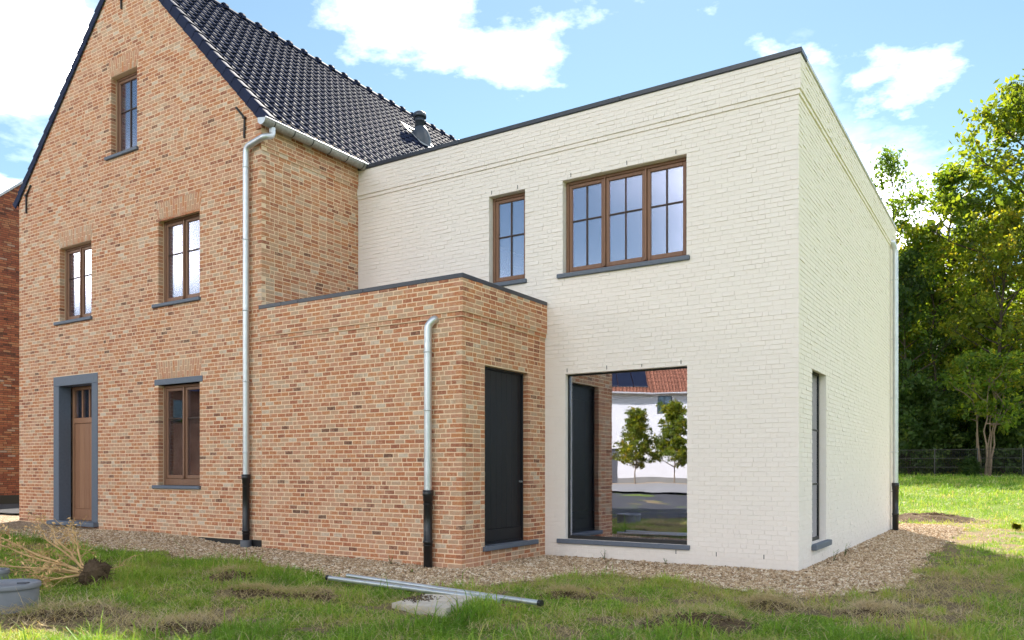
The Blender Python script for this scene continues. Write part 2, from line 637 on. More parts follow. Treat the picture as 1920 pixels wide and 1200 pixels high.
def ground_mat():
    m, b, p, _ = new_mat('lawn_soil')
    pos = wpos(b)
    at = b.n('ShaderNodeAttribute', attribute_name='lush')
    n1 = b.noise(pos, 3.0, 6, 0.65)
    n2 = b.noise(pos, 30, 5, 0.7)
    n3 = b.noise(pos, 0.35, 3, 0.5)
    g = b.math('ADD', at.outputs['Fac'], b.math('MULTIPLY', b.math('SUBTRACT', n1, 0.5), 0.9), True)
    soil = b.mix(n2, (0.09, 0.062, 0.038), (0.33, 0.25, 0.15))
    grass = b.mix(b.math('ADD', b.math('MULTIPLY', n2, 0.7), b.math('MULTIPLY', n3, 0.5), True), (0.05, 0.105, 0.012), (0.18, 0.24, 0.035))
    b.l(b.mix(b.ramp(g, [(0, 0), (0.32, 0.05), (0.55, 1), (1, 1)]), soil, grass), p.inputs['Base Color'])
    p.inputs['Roughness'].default_value = 1.0
    p.inputs['Specular IOR Level'].default_value = 0.1
    bump(b, p, b.math('ADD', n2, n1), 0.9, 0.02)


ground_mat()


def gravel_mat(name, k=1.0):
    m, b, p, _ = new_mat(name)
    t = tone_in(b)
    pos = wpos(b)
    v = b.n('ShaderNodeTexVoronoi'); v.inputs['Scale'].default_value = 55
    b.l(pos, v.inputs['Vector'])
    sp = b.n('ShaderNodeSeparateColor'); b.l(v.outputs['Color'], sp.inputs[0])
    f = b.math('ADD', b.math('MULTIPLY', sp.outputs[0], 1.0 if name == 'gravel_bed' else 0.2), t, True)
    c = b.ramp(f, [(0, (0.10 * k, 0.068 * k, 0.042 * k)), (0.25, (0.27 * k, 0.175 * k, 0.10 * k)), (0.55, (0.42 * k, 0.295 * k, 0.18 * k)),
                   (0.8, (0.53 * k, 0.41 * k, 0.285 * k)), (1, (0.66 * k, 0.58 * k, 0.47 * k))])
    b.l(c, p.inputs['Base Color'])
    p.inputs['Roughness'].default_value = 0.85
    p.inputs['Specular IOR Level'].default_value = 0.25
    bump(b, p, b.math('SUBTRACT', 1.0, v.outputs['Distance']), 0.8, 0.02)


gravel_mat('gravel_bed', 0.9)
gravel_mat('pebble', 1.3)

# ------------------------------------------------------------------ the house
house = empty('house', (HO[0], HO[1], 0), HROT)
tag(house, 'brick gabled house with dark tiled roof, low brick porch and cream painted flat-roofed extension', 'house')

GX0, GX1 = -10.56, -3.64            # gable wall
ED = 2.039                          # extension front sits this far behind the gable
EX1, EY1 = 3.535, 10.56             # extension corner and depth
PZ, EZ = 3.60, 6.26                 # wall tops of porch and extension
RS = 1.035                          # roof slope
EAVE = 6.44
RIDGE_X = (GX0 + GX1) / 2
CH, BZ0 = 0.06, -0.04               # brick course


class Frame:
    def __init__(self, o, a, n):
        self.o, self.a, self.n = np.array(o, float), np.array(a, float), np.array(n, float)

    def P(self, a, n, z):
        q = self.o + self.a * a + self.n * n
        return (q[0], q[1], q[2] + z)

    def box(self, mb, a0, a1, n0, n1, z0, z1, c=0.005, tone=0.0, mi=0):
        p, q = self.P(a0, n0, z0), self.P(a1, n1, z1)
        mb.bbox(p[0], q[0], p[1], q[1], p[2], q[2], c, tone, mi)


F_GABLE = Frame((0, 0, 0), (1, 0, 0), (0, -1, 0))              # a = x
F_HSIDE = Frame((GX1, 0, 0), (0, 1, 0), (1, 0, 0))             # a = y
F_PSIDE = Frame((0, 0, 0), (0, 1, 0), (1, 0, 0))
F_EXT = Frame((0, ED, 0), (1, 0, 0), (0, -1, 0))
F_ESIDE = Frame((EX1, 0, 0), (0, 1, 0), (1, 0, 0))


def clip_poly(poly, planes):
    for (A, B, C) in planes:         # keep A*a + B*z <= C
        out = []
        for i in range(len(poly)):
            p, q = poly[i], poly[(i + 1) % len(poly)]
            dp, dq = A * p[0] + B * p[1] - C, A * q[0] + B * q[1] - C
            if dp <= 0: out.append(p)
            if (dp < 0 < dq) or (dq < 0 < dp):
                t = dp / (dp - dq)
                out.append((p[0] + (q[0] - p[0]) * t, p[1] + (q[1] - p[1]) * t))
        poly = out
        if len(poly) < 3: return []
    return poly


def backing(mb, F, a0, a1, z0, z1, holes, n=0.0, planes=(), reveal=0.17):
    As = sorted({a0, a1, *[v for h in holes for v in h[:2] if a0 < v < a1]})
    Zs = sorted({z0, z1, *[v for h in holes for v in h[2:4] if z0 < v < z1]})
    for i in range(len(As) - 1):
        for j in range(len(Zs) - 1):
            ca, cz = (As[i] + As[i + 1]) / 2, (Zs[j] + Zs[j + 1]) / 2
            if any(h[0] < ca < h[1] and h[2] < cz < h[3] for h in holes): continue
            pl = [(As[i], Zs[j]), (As[i + 1], Zs[j]), (As[i + 1], Zs[j + 1]), (As[i], Zs[j + 1])]
            pl = clip_poly(pl, planes)
            if pl: mb.add([F.P(a, n, z) for a, z in pl], [tuple(range(len(pl)))])
    for h in holes:
        if len(h) > 4 and h[4] == 0: continue
        b0, b1, y0, y1 = h[:4]
        y0, y1 = max(y0, z0), min(y1, z1)
        for (p, q) in (((b0, y0), (b0, y1)), ((b1, y0), (b1, y1)), ((b0, y1), (b1, y1)), ((b0, y0), (b1, y0))):
            mb.add([F.P(p[0], n, p[1]), F.P(q[0], n, q[1]), F.P(q[0], -reveal, q[1]), F.P(p[0], -reveal, p[1])], [(0, 1, 2, 3)])


BR = random.Random(3)


def bond(L, prev, ls, lh, j, ph):
    """lengths of one course of wild bond; prev = head joints of the course below, measured from the same start"""
    out, x, last_h = [], 0.0, 0
    while x < L - 0.02:
        best = None
        for _ in range(4):
            l = lh if (BR.random() < ph and last_h < 2) else ls
            l *= BR.uniform(0.955, 1.03)
            d = min((abs(x + l + j / 2 - p) for p in prev), default=1)
            if best is None or d > best[0]: best = (d, l)
            if d > 0.028: break
        l = best[1]
        last_h = last_h + 1 if l < (ls + lh) / 2 else 0
        out.append(l); x += l + j
    tot = sum(out) + j * (len(out) - 1)
    over = tot - L
    if over > 0 and out[-1] - over < 0.03 and len(out) > 1:
        out.pop()
        over = sum(out) + j * (len(out) - 1) - L
        if abs(over) > 0.12:
            out.append(-over - j); over = 0
    if len(out) and abs(over) > 1e-6:
        if out[-1] - over > 0.03: out[-1] -= over
        else:
            k = L / (sum(out) + j * (len(out) - 1)); out = [l * k for l in out]
    return out


def brick_tone():
    r = BR.random()
    if r < 0.03: return BR.uniform(0.02, 0.12)
    if r < 0.18: return BR.uniform(0.14, 0.30)
    if r < 0.46: return BR.uniform(0.30, 0.46)
    if r < 0.68: return BR.uniform(0.50, 0.64)
    if r < 0.86: return BR.uniform(0.64, 0.80)
    if r < 0.97: return BR.uniform(0.80, 0.92)
    return BR.uniform(0.94, 1.0)


def courses(F, a0, a1, k0, k1, holes, lo=None, hi=None, proud=lambda z: 0.003, rake=None, ls=0.155, lh=0.073, j=0.0105, hj=0.0115, ph=0.30):
    """list of bricks (F, a0, a1, z0, z1, depth, proud, tone). lo / hi: 0 or 1 = this face owns even / odd courses at that corner"""
    res, prev = [], {}
    for k in range(k0, k1):
        z0, z1 = BZ0 + CH * k + hj / 2, BZ0 + CH * (k + 1) - hj / 2
        zc = (z0 + z1) / 2
        s, e = a0, a1
        pr = proud(zc)
        slo = shi = False
        if lo is not None:
            if k % 2 == lo: s -= pr
            else: s += lh + j
            slo = k % 2 == lo
        if hi is not None:
            if k % 2 == hi: e += pr
            else: e -= lh + j
            shi = k % 2 == hi
        if rake:
            s, e = max(s, rake(z1)[0]), min(e, rake(z1)[1])
        if e - s < 0.05: continue
        cuts = sorted((h[0], h[1]) for h in holes if h[2] < zc < h[3])
        segs, x = [], s
        for c0, c1 in cuts:
            if c0 > x: segs.append((x, c0 + 0.003, x > s + 1e-6, True))
            x = max(x, c1 - 0.003)
        if x < e: segs.append((x, e, x > s + 1e-6, False))
        for (s0, s1, cl, cr) in segs:
            if s1 - s0 < 0.04: continue
            key = round(s0 * 4)
            ln = bond(s1 - s0, prev.get(key, ()), ls, lh, j, ph)
            prev[key] = []
            x = s0
            for i, l in enumerate(ln):
                prev[key].append(x + l + j / 2 - s0)
                corner = (i == 0 and (cl or slo)) or (i == len(ln) - 1 and (cr or shi))
                res.append((F, x, x + l, z0, z1, 0.085 if corner else 0.02, pr, brick_tone()))
                x += l + j
    return res


def brick_geo(a0, a1, z0, z1, dep, pr, jit, c, lip=None):
    soft = 0.3 if lip is not None else 1.0
    lip = lip or 0.0
    """12 corners (a, n, z) and 9 faces of one hand-made brick"""
    u = BR.uniform
    fr = [(a0, z0, 1, 1), (a1, z0, -1, 1), (a1, z1, -1, -1), (a0, z1, 1, -1)]
    pj = u(-0.0012, 0.0012)
    out, inn = [], []
    for i, (a, z, sa, sz) in enumerate(fr):
        a += u(-jit, jit); z += u(-jit, jit) * 0.8
        lp = lip if i < 2 else 0.0
        out.append((a, pr - c * 0.8 + lp * 0.6, z))
        inn.append((a + sa * c * u(0.7, 1.5) * soft, pr + pj + lp + u(-.0006, .0006), z + sz * c * u(0.6, 1.2) * (0.25 if (lip and i < 2) else 1)))
    back = [(a, -dep, z) for (a, z, _, _) in fr]
    F = [(0, 1, 2, 3)]
    for i in range(4):
        k = (i + 1) % 4
        F.append((i, i + 4, k + 4, k)); F.append((i + 4, i + 8, k + 8, k + 4))
    return inn + out + back, F


def add_brick(mb, b, jit, c, lip):
    F, a0, a1, z0, z1, dep, pr, t = b
    V, Fc = brick_geo(a0, a1, z0, z1, dep, pr, jit, c, lip)
    o, A, N = F.o, F.a, F.n
    mb.add([(o[0] + A[0] * a + N[0] * n, o[1] + A[1] * a + N[1] * n, o[2] + z) for a, n, z in V], Fc, t)


def screen_area(b):
    F, a0, a1, z0, z1 = b[:5]
    p = F.P((a0 + a1) / 2, 0, (z0 + z1) / 2)
    w = HO + HX * p[0] + HY * p[1]
    n = HX * F.n[0] + HY * F.n[1]
    d = np.array(w); dist = np.linalg.norm(d)
    cosv = max(0, -(n @ d) / dist)
    r = w[0] / w[1]
    y = (880 - 1510 * (p[2] - 1.25) / w[1])
    if abs(960 + 1510 * r - 960) > 960 or not 0 < y < 1200: return 0
    return (a1 - a0) * (z1 - z0) * cosv / w[1] ** 2


def lay(name, wall, bricks, mat, n_single, single_name, jit, c, lip=lambda: None, hidden=lambda b: False):
    """the n_single bricks that show largest become objects, the rest one joined part"""
    order = sorted(range(len(bricks)), key=lambda i: 0 if hidden(bricks[i]) else -screen_area(bricks[i]))
    single = set(order[:n_single])
    mb = MB()
    for i, b in enumerate(bricks):
        if i not in single: add_brick(mb, b, jit, c, lip())
    if mb.v: mb.build(name, MAT[mat], wall, kind='stuff')
    variants = {}
    nom = sorted({round(bricks[i][2] - bricks[i][1], 2) for i in single})
    for i in sorted(single):
        F, a0, a1, z0, z1, dep, pr, t = bricks[i]
        L, H = a1 - a0, z1 - z0
        ql = round(L / 0.02) * 0.02
        key = (round(ql, 3), BR.randrange(5))
        if key not in variants:
            V, Fc = brick_geo(-ql / 2, ql / 2, -0.5 * (CH - 0.0115 if not lip() and jit > 0.002 else H), 0.5 * (CH - 0.0115 if not lip() and jit > 0.002 else H), 0.085, 0.0, jit, c, lip())
            v = np.array([(a, -n, z) for a, n, z in V])
            faces = [i2 for f in Fc for i2 in f]
            variants[key] = np_mesh(single_name, v, faces, 4, MAT[mat])
        o = bpy.data.objects.new(single_name, variants[key])
        COL.objects.link(o)
        place(o, F.P((a0 + a1) / 2, pr, (z0 + z1) / 2), wall)
        o.scale = (L / key[0], 1, 1)
        if abs(F.a[1]) > 0.5: o.rotation_euler = (0, 0, math.pi / 2)
        o['tone'] = float(t)


def soldiers(x0, x1, z, h):
    """flat arch of upright bricks above an opening, slightly fanned"""
    out = []
    n = max(3, round((x1 - x0 + 0.06) / 0.0585))
    w = (x1 - x0 + 0.02) / n
    for i in range(n):
        c = x0 - 0.01 + (i + 0.5) * w
        f = ((i + 0.5) / n - 0.5) * 0.13
        cut = h * (0.36 if i % 2 else 0.64)
        for q0, q1 in ((0.004, cut - 0.005), (cut + 0.005, h - 0.004)):
            out.append((c, w, f, z, q0, q1, h, BR.uniform(0.45, 0.95)))
    return out


def add_soldier(mb, F, s):
    c, w, f, z, q0, q1, h, t = s
    u = BR.uniform
    V = []
    for sc, pr in ((0.72, 0.006), (0.84, 0.002), (0.84, -0.05)):
        for sx, q in ((-1, q0), (1, q0), (1, q1), (-1, q1)):
            off = 0.004 if sc == 0.72 else 0
            qq = q + (off if q == q0 else -off)
            V.append(F.P(c + f * qq / h + sx * w * sc / 2 + u(-.0015, .0015), pr, z + qq))
    Fc = [(0, 1, 2, 3)]
    for i in range(4):
        k = (i + 1) % 4
        Fc.append((i, i + 4, k + 4, k)); Fc.append((i + 4, i + 8, k + 8, k + 4))
    mb.add(V, Fc, t)


# ---- gable end and the side wall above the porch
ATTIC = (-7.485, -6.724, 6.66, 8.02)
MIDL = (-9.116, -8.085, 3.955, 5.31)
MIDR = (-6.14, -5.07, 3.955, 5.33)
GRDW = (-6.14, -5.07, 0.99, 2.625)
DOOR = (-9.316, -7.880, 0.24, 2.95)
LH_ = 0.29
gl_planes = [(-RS, 1, EAVE + 0.02 - RS * GX0), (RS, 1, EAVE + 0.02 + RS * GX1)]
gable_holes = [ATTIC, MIDL, MIDR, GRDW, DOOR]
mb = MB()
top = EAVE + RS * (GX1 - GX0) / 2
backing(mb, F_GABLE, GX0, GX1, 0.19, top + 0.1, gable_holes, 0.0, gl_planes)
backing(mb, F_HSIDE, 0.0, ED + 0.2, 3.3, 5.955, [], 0.0)
backing(mb, F_HSIDE, -0.018, ED + 0.2, 5.955, 6.015, [], 0.018)
backing(mb, F_HSIDE, -0.036, ED + 0.2, 6.015, EAVE + 0.05, [], 0.036)
for z, n in ((5.955, 0.018), (6.015, 0.036)):
    mb.add([F_HSIDE.P(-n, n, z), F_HSIDE.P(ED, n, z), F_HSIDE.P(ED, 0, z), F_HSIDE.P(0, 0, z)], [(0, 1, 2, 3)])
house_wall = mb.build('house_wall', MAT['cream_mortar'], house, label='reclaimed orange brick wall with cream mortar')
lint = [(h[0] - 0.035, h[1] + 0.035, h[3] + (0.095 if h is GRDW else 0), h[3] + (0.095 if h is GRDW else 0) + LH_) for h in (ATTIC, MIDL, MIDR, GRDW)]
stone_l = (-6.235, -4.997, 2.625, 2.72)
step_holes = gable_holes + lint + [stone_l, (-6.26, -5.04, 0.935, 0.99), (-9.255, -8.045, 3.90, 3.955), (-6.265, -5.045, 3.90, 3.955), (-7.625, -6.68, 6.605, 6.66)]


def rake(z):
    d = max(0.0, (z - EAVE) / RS)
    return GX0 + d, GX1 - d


bricks = courses(F_GABLE, GX0, GX1, 4, 57, step_holes, None, None, lambda z: 0.003, rake)
bricks += courses(F_GABLE, GX0, GX1, 57, 172, step_holes, None, 0, lambda z: 0.003, rake)
step_p = lambda b0: (lambda z: 0.003 if z < b0 else (0.021 if z < b0 + CH else 0.039))
bricks += courses(F_HSIDE, 0.0, ED, 56, 107, [], 1, None, step_p(5.96))
mb = MB()
for b in bricks: add_brick(mb, b, 0.0028, 0.004, None)
for (x0, x1, z0, z1) in lint:
    for s in soldiers(x0 + 0.035, x1 - 0.035, z0, LH_): add_soldier(mb, F_GABLE, s)
mb.build('brickwork', MAT['reclaimed_brick'], house_wall, kind='stuff')
mb = MB()
mb.box(GX0 + 0.01, GX1, 0.012, 0.2, -0.3, 0.192)
mb.box(GX1 - 0.22, GX1 - 0.002, -0.012, 0.1, -0.3, 0.205)
mb.build('damp_membrane', MAT['membrane'], house)

# unseen sides of the main house: closed shell, floors inside
mb = MB()
HL = 11.2
mb.box(GX0, GX0 + 0.2, 0.18, HL, -0.2, EAVE)
mb.box(GX0 + 0.2, GX1, HL - 0.2, HL, -0.2, EAVE)
mb.box(GX1 - 0.2, GX1 - 0.003, 0.18, ED, -0.2, 3.3)
mb.box(GX1 - 0.2, GX1 - 0.004, ED, HL, -0.2, EAVE)
mb.add([(GX0, HL, EAVE), (GX1, HL, EAVE), (RIDGE_X, HL, top)], [(0, 1, 2)])
mb.build('rear_wall', MAT['cream_mortar'], house)
mb = MB()
for z in (0.15, 3.05, 5.95):
    mb.box(GX0 + 0.21, GX1 - 0.21, 0.19, HL - 0.21, z, z + 0.12)
mb.box(GX0 + 0.21, GX1 - 0.21, 3.4, 3.5, 0.27, 3.05)
mb.box(GX0 + 0.21, GX1 - 0.21, 3.4, 3.5, 3.17, 5.95)
mb.box(GX1 - 0.19, EX1 - 0.21, ED + 0.2, EY1 - 0.21, 0.12, 0.20)
mb.box(GX1 - 0.19, EX1 - 0.21, ED + 0.2, EY1 - 0.21, 3.0, 3.12)
mb.build('floor', MAT['dark_inside'], house)

# ---- porch
PDOOR = (0.495, 1.565, 0.26, 2.59)
mb = MB()
for (z0, z1, n) in ((-0.2, 3.135, 0.0), (3.135, 3.195, 0.018), (3.195, PZ, 0.036)):
    backing(mb, F_GABLE, GX1 + 0.004, n, z0, z1, [], n)
    backing(mb, F_PSIDE, -n, ED, z0, z1, [PDOOR] if z0 < 0 else [], n)
for z, n, m in ((3.135, 0.018, 0.0), (3.195, 0.036, 0.018)):
    mb.add([(GX1, -n, z), (n, -n, z), (m, -m, z), (GX1, -m, z)], [(0, 1, 2, 3)])
    mb.add([(n, -n, z), (n, ED, z), (m, ED, z), (m, -m, z)], [(0, 1, 2, 3)])
porch_wall = mb.build('porch_wall', MAT['cream_mortar'], house, label='low reclaimed brick wall of the porch beside the black door')
PB = step_p(3.14)
bricks = courses(F_GABLE, GX1 + 0.009, 0.0, 0, 61, [], None, 0, PB)
bricks += courses(F_PSIDE, 0.0, ED - 0.004, 0, 61, [PDOOR, (0.45, 1.785, 0.20, 0.26)], 1, None, PB)
lay('brickwork', porch_wall, bricks, 'reclaimed_brick', 300, 'brick', 0.0028, 0.004,
    hidden=lambda b: b[4] < 0.05)

# ---- cream extension
ESM = (-0.976, -0.335, 4.04, 5.36)
EBIG = (0.289, 2.130, 4.03, 5.36)
ELOW = (0.332, 2.139, 0.262, 2.60)
ESLIT = (2.76, 3.64, 0.285, 2.57)
e_holes = [ESM, EBIG, ELOW, (GX1, 0.0, -0.3, 3.45, 0)]
mb = MB()
EBAND = 5.80
for (z0, z1, n) in ((-0.2, EBAND - 0.005, 0.0), (EBAND - 0.005, EBAND + 0.055, 0.014), (EBAND + 0.055, EZ, 0.028)):
    backing(mb, F_EXT, GX1, EX1 + n, z0, z1, e_holes if z0 < 0 else [], n)
    backing(mb, F_ESIDE, ED - n, EY1, z0, z1, [ESLIT] if z0 < 0 else [], n)
for z, n, m in ((EBAND - 0.005, 0.014, 0.0), (EBAND + 0.055, 0.028, 0.014)):
    mb.add([(GX1, ED - n, z), (EX1 + n, ED - n, z), (EX1 + m, ED - m, z), (GX1, ED - m, z)], [(0, 1, 2, 3)])
    mb.add([(EX1 + n, ED - n, z), (EX1 + n, EY1, z), (EX1 + m, EY1, z), (EX1 + m, ED - m, z)], [(0, 1, 2, 3)])
ext_wall = mb.build('extension_wall', MAT['cream_paint_brick'], house, label='cream painted brick wall of the flat-roofed extension')
eb = lambda z: 0.004 if z < EBAND else (0.018 if z < EBAND + CH else 0.032)
kw = dict(proud=eb, j=0.0018, hj=0.0046, ph=0.3)
bricks = courses(F_EXT, GX1 + 0.03, EX1, 0, 105, [(h[0], h[1], h[2], h[3]) for h in e_holes] +
                 [(-1.02, -0.30, 3.98, 4.04), (0.21, 2.176, 3.97, 4.03), (0.21, 2.176, 0.20, 0.262)], None, 0, **kw)
bricks += courses(F_ESIDE, ED, EY1, 0, 105, [ESLIT, (2.72, 3.70, 0.21, 0.285)], 1, None, **kw)
lay('brickwork', ext_wall, bricks, 'cream_paint_brick', 300, 'painted_brick', 0.0015, 0.0032, lambda: max(0.0, BR.gauss(0.0012, 0.0026)),
    hidden=lambda b: b[4] < 0.05)
mb = MB()
mb.box(GX1, EX1 - 0.003, EY1 - 0.2, EY1, -0.2, 0.3)
mb.box(GX1, EX1 - 0.003, EY1 - 0.2, EY1, 2.6, EZ)
for x0, x1 in ((GX1, EX1 - 0.003),):
    mb.box(x0, x1, EY1 - 0.2, EY1 - 0.001, 0.3, 2.6)
mb.build('rear_wall', MAT['cream_paint_brick'], house)
mb = MB()
mb.box(GX1 - 0.2, EX1 - 0.02, ED + 0.02, EY1 - 0.01, 6.02, 6.12)
mb.box(GX1 + 0.02, -0.02, 0.02, ED, 3.40, 3.48)
mb.build('flat_roof', MAT['roofing_felt'], house)

# weep slots in the painted wall
mb = MB()
for x, z in ((-0.93, 5.385), (-0.47, 5.385), (0.42, 5.385), (1.28, 5.385), (1.98, 5.385), (0.36, 2.625), (0.98, 2.625), (1.50, 2.625), (2.05, 2.625),
             (1.98, 0.14), (2.52, 0.14), (3.12, 0.14)):
    F_EXT.box(mb, x, x + 0.009, 0.006, 0.0095, z, z + 0.055, 0.001)
mb.build('weep_slots', MAT['black_plastic'], ext_wall, kind='stuff')


# ---- copings
def coping(pts_boxes, name, mat, label=None):
    mb = MB()
    for bx in pts_boxes: mb.bbox(*bx, 0.006)
    return mb.build(name, MAT[mat], house, label=label)


for a, b in ((-3.66, -3.18), (-3.176, -2.83), (-2.826, -1.6), (-1.596, -0.52), (-0.516, 0.045)):
    coping([(a, b, -0.045, 0.24, PZ, PZ + 0.058)], 'coping', 'dark_aluminium')
coping([(-0.24, 0.044, 0.243, ED - 0.01, PZ, PZ + 0.0575)], 'coping', 'dark_aluminium')
for a, b in ((-3.665, -1.5), (-1.496, 1.2), (1.204, 3.585)):
    coping([(a, b, ED - 0.055, ED + 0.25, EZ, EZ + 0.066)], 'coping', 'dark_aluminium')
for a, b in ((ED + 0.253, 5.2), (5.204, 8.0), (8.004, EY1 + 0.02)):
    coping([(EX1 - 0.24, EX1 + 0.05, a, b, EZ, EZ + 0.055)], 'coping', 'pale_aluminium', 'pale metal coping')


# ---- windows and doors
def ring(mb, F, a0, a1, z0, z1, w, n0, n1, wb=None, c=0.006):
    wb = wb or w
    F.box(mb, a0, a0 + w, n0, n1, z0, z1, c, 0.03)
    F.box(mb, a1 - w, a1, n0, n1, z0, z1, c, -0.03)
    F.box(mb, a0 + w, a1 - w, n0, n1, z1 - w, z1, c, 0.0)
    F.box(mb, a0 + w, a1 - w, n0, n1, z0, z0 + wb, c, 0.05)


def pane(F, win, a0, a1, z0, z1, n, glass):
    mb = MB()
    mb.add([F.P(a0, n, z0), F.P(a1, n, z0), F.P(a1, n, z1), F.P(a0, n, z1)], [(0, 1, 2, 3)])
    p, q = F.P(a0, n, z0), F.P(a1, n - 0.008, z1)
    mb = MB(); mb.box(p[0], q[0], p[1], q[1], p[2], q[2])
    mb.build('pane', MAT[glass], win)


def window(F, hole, sashes=2, vbar=False, hfrac=0.42, glass='soft_sky_glass', inset=0.10, fw=0.045, sw=0.048, bottom=0.0, label=None):
    a0, a1, z0, z1 = hole[:4]
    mb = MB()
    ring(mb, F, a0, a1, z0, z1, fw, -inset - 0.07, -inset, fw + bottom)
    for i in range(1, sashes):
        m = a0 + (a1 - a0) * i / sashes
        F.box(mb, m - 0.012, m + 0.012, -inset - 0.07, -inset + 0.012, z0 + fw + bottom, z1 - fw, 0.004, 0.08)
        F.box(mb, m - 0.02, m + 0.02, -inset + 0.012, -inset + 0.03, z0 + fw + bottom + 0.0, z0 + fw + bottom + 0.045, 0.006, -0.1)
    win = mb.build('window', MAT['brown_frame'], house, label=label)
    for i in range(sashes):
        s0 = a0 + fw + 0.003 if i == 0 else a0 + (a1 - a0) * i / sashes + 0.014
        s1 = a1 - fw - 0.003 if i == sashes - 1 else a0 + (a1 - a0) * (i + 1) / sashes - 0.014
        y0, y1 = z0 + fw + bottom + 0.003, z1 - fw - 0.003
        mb = MB()
        ring(mb, F, s0, s1, y0, y1, sw, -inset - 0.06, -inset - 0.012, sw + 0.012)
        mb.build('sash', MAT['brown_frame'], win)
        g0, g1, h0, h1 = s0 + sw, s1 - sw, y0 + sw + 0.012, y1 - sw
        zb = h1 - (h1 - h0) * hfrac
        mb = MB()
        if vbar:
            F.box(mb, (g0 + g1) / 2 - 0.011, (g0 + g1) / 2 + 0.011, -inset - 0.05, -inset - 0.018, h0, h1, 0.004)
        F.box(mb, g0, g1, -inset - 0.05, -inset - 0.020, zb - 0.011, zb + 0.011, 0.004)
        mb.build('glazing_bar', MAT['black_bar'], win)
        cols = ((g0, (g0 + g1) / 2 - 0.011), ((g0 + g1) / 2 + 0.011, g1)) if vbar else ((g0, g1),)
        for c0, c1 in cols:
            pane(F, win, c0, c1, zb + 0.011, h1, -inset - 0.034, glass)
            pane(F, win, c0, c1, h0, zb - 0.011, -inset - 0.034, glass)
    return win


def sill(F, a0, a1, z0, z1, win, out=0.045, inn=-0.13):
    mb = MB()
    F.box(mb, a0, a1, inn, out, z0, z1, 0.007)
    mb.build('sill', MAT['bluestone'], win)


wood_mat('black_bar', (0.03, 0.018, 0.014), (0.07, 0.035, 0.024))
w = window(F_GABLE, ATTIC, 1, True, 0.43, label='narrow brown attic window high in the gable')
sill(F_GABLE, -7.625, -6.68, 6.605, 6.66, w)
w = window(F_GABLE, MIDL, 2, False, 0.40, label='brown two-sash window above the wooden door')
sill(F_GABLE, -9.255, -8.045, 3.90, 3.955, w)
w = window(F_GABLE, MIDR, 2, False, 0.40, label='brown two-sash upper window beside the downpipe')
sill(F_GABLE, -6.265, -5.045, 3.90, 3.955, w)
w = window(F_GABLE, GRDW, 2, False, 0.33, 'clear_glass', bottom=0.06, label='brown ground-floor window under a bluestone lintel')
sill(F_GABLE, -6.26, -5.04, 0.935, 0.99, w)
mb = MB()
F_GABLE.box(mb, *stone_l[:2], -0.12, 0.012, stone_l[2], stone_l[3], 0.006)
mb.build('lintel', MAT['bluestone'], w)
w = window(F_EXT, ESM, 1, True, 0.46, label='narrow brown upper window above the porch roof')
sill(F_EXT, -1.03, -0.305, 3.98, 4.04, w)
w = window(F_EXT, EBIG, 3, True, 0.42, label='wide brown three-sash upper window in the cream wall')
sill(F_EXT, 0.21, 2.176, 3.97, 4.03, w)

# large fixed window
mb = MB()
ring(mb, F_EXT, ELOW[0], ELOW[1], ELOW[2], ELOW[3], 0.022, -0.13, -0.07, 0.05, 0.004)
w = mb.build('window', MAT['black_metal'], house, label='large fixed pane in a thin black frame reflecting the street')
pane(F_EXT, w, ELOW[0] + 0.022, ELOW[1] - 0.022, ELOW[2] + 0.05, ELOW[3] - 0.022, -0.095, 'coated_glass')
sill(F_EXT, 0.21, 2.176, 0.203, 0.262, w, 0.045, -0.13)

# slit window in the side wall
mb = MB()
ring(mb, F_ESIDE, ESLIT[0], ESLIT[1], ESLIT[2], ESLIT[3], 0.04, -0.135, -0.09, 0.05, 0.004)
bars = [ESLIT[3] - (ESLIT[3] - ESLIT[2]) * q for q in (0.345, 0.665)]
for zb in bars: F_ESIDE.box(mb, ESLIT[0] + 0.045, ESLIT[1] - 0.045, -0.13, -0.095, zb - 0.013, zb + 0.013, 0.004)
w = mb.build('window', MAT['black_metal'], house, label='tall slim black window in the side wall of the extension')
zs = [ESLIT[2] + 0.05, bars[1] - 0.013, bars[1] + 0.013, bars[0] - 0.013, bars[0] + 0.013, ESLIT[3] - 0.045]
for q in (0, 2, 4):
    pane(F_ESIDE, w, ESLIT[0] + 0.045, ESLIT[1] - 0.045, zs[q], zs[q + 1], -0.102, 'coated_glass')
sill(F_ESIDE, 2.72, 3.70, 0.212, 0.285, w, 0.07, -0.085)

# wooden front door in its bluestone surround
d0, d1, dz0, dz1 = -9.134, -8.065, 0.315, 2.775
mb = MB()
F_GABLE.box(mb, DOOR[0], d0, -0.22, 0.012, 0.315, dz1, 0.006, 0.02)
F_GABLE.box(mb, d1, DOOR[1], -0.22, 0.012, 0.315, dz1, 0.006, -0.04)
F_GABLE.box(mb, DOOR[0], DOOR[1], -0.22, 0.013, dz1, DOOR[3], 0.006, 0.0)
sur = mb.build('door_surround', MAT['bluestone'], house)
mb = MB()
F_GABLE.box(mb, -9.40, -7.86, -0.22, 0.10, 0.235, 0.315, 0.01)
mb.build('threshold', MAT['bluestone'], sur)
mb = MB()
fd = -0.24
ring(mb, F_GABLE, d0, d1, dz0, dz1, 0.06, fd - 0.06, fd, 0.05)
F_GABLE.box(mb, d0 + 0.06, d1 - 0.06, fd - 0.06, fd, 2.10, 2.20, 0.006, 0.05)
F_GABLE.box(mb, d0 + 0.06, d1 - 0.06, fd - 0.05, fd - 0.012, 0.365, 0.52, 0.006, 0.03)
door = mb.build('door', MAT['door_wood'], house, label='wooden plank front door with glazed top light')
nb = 6
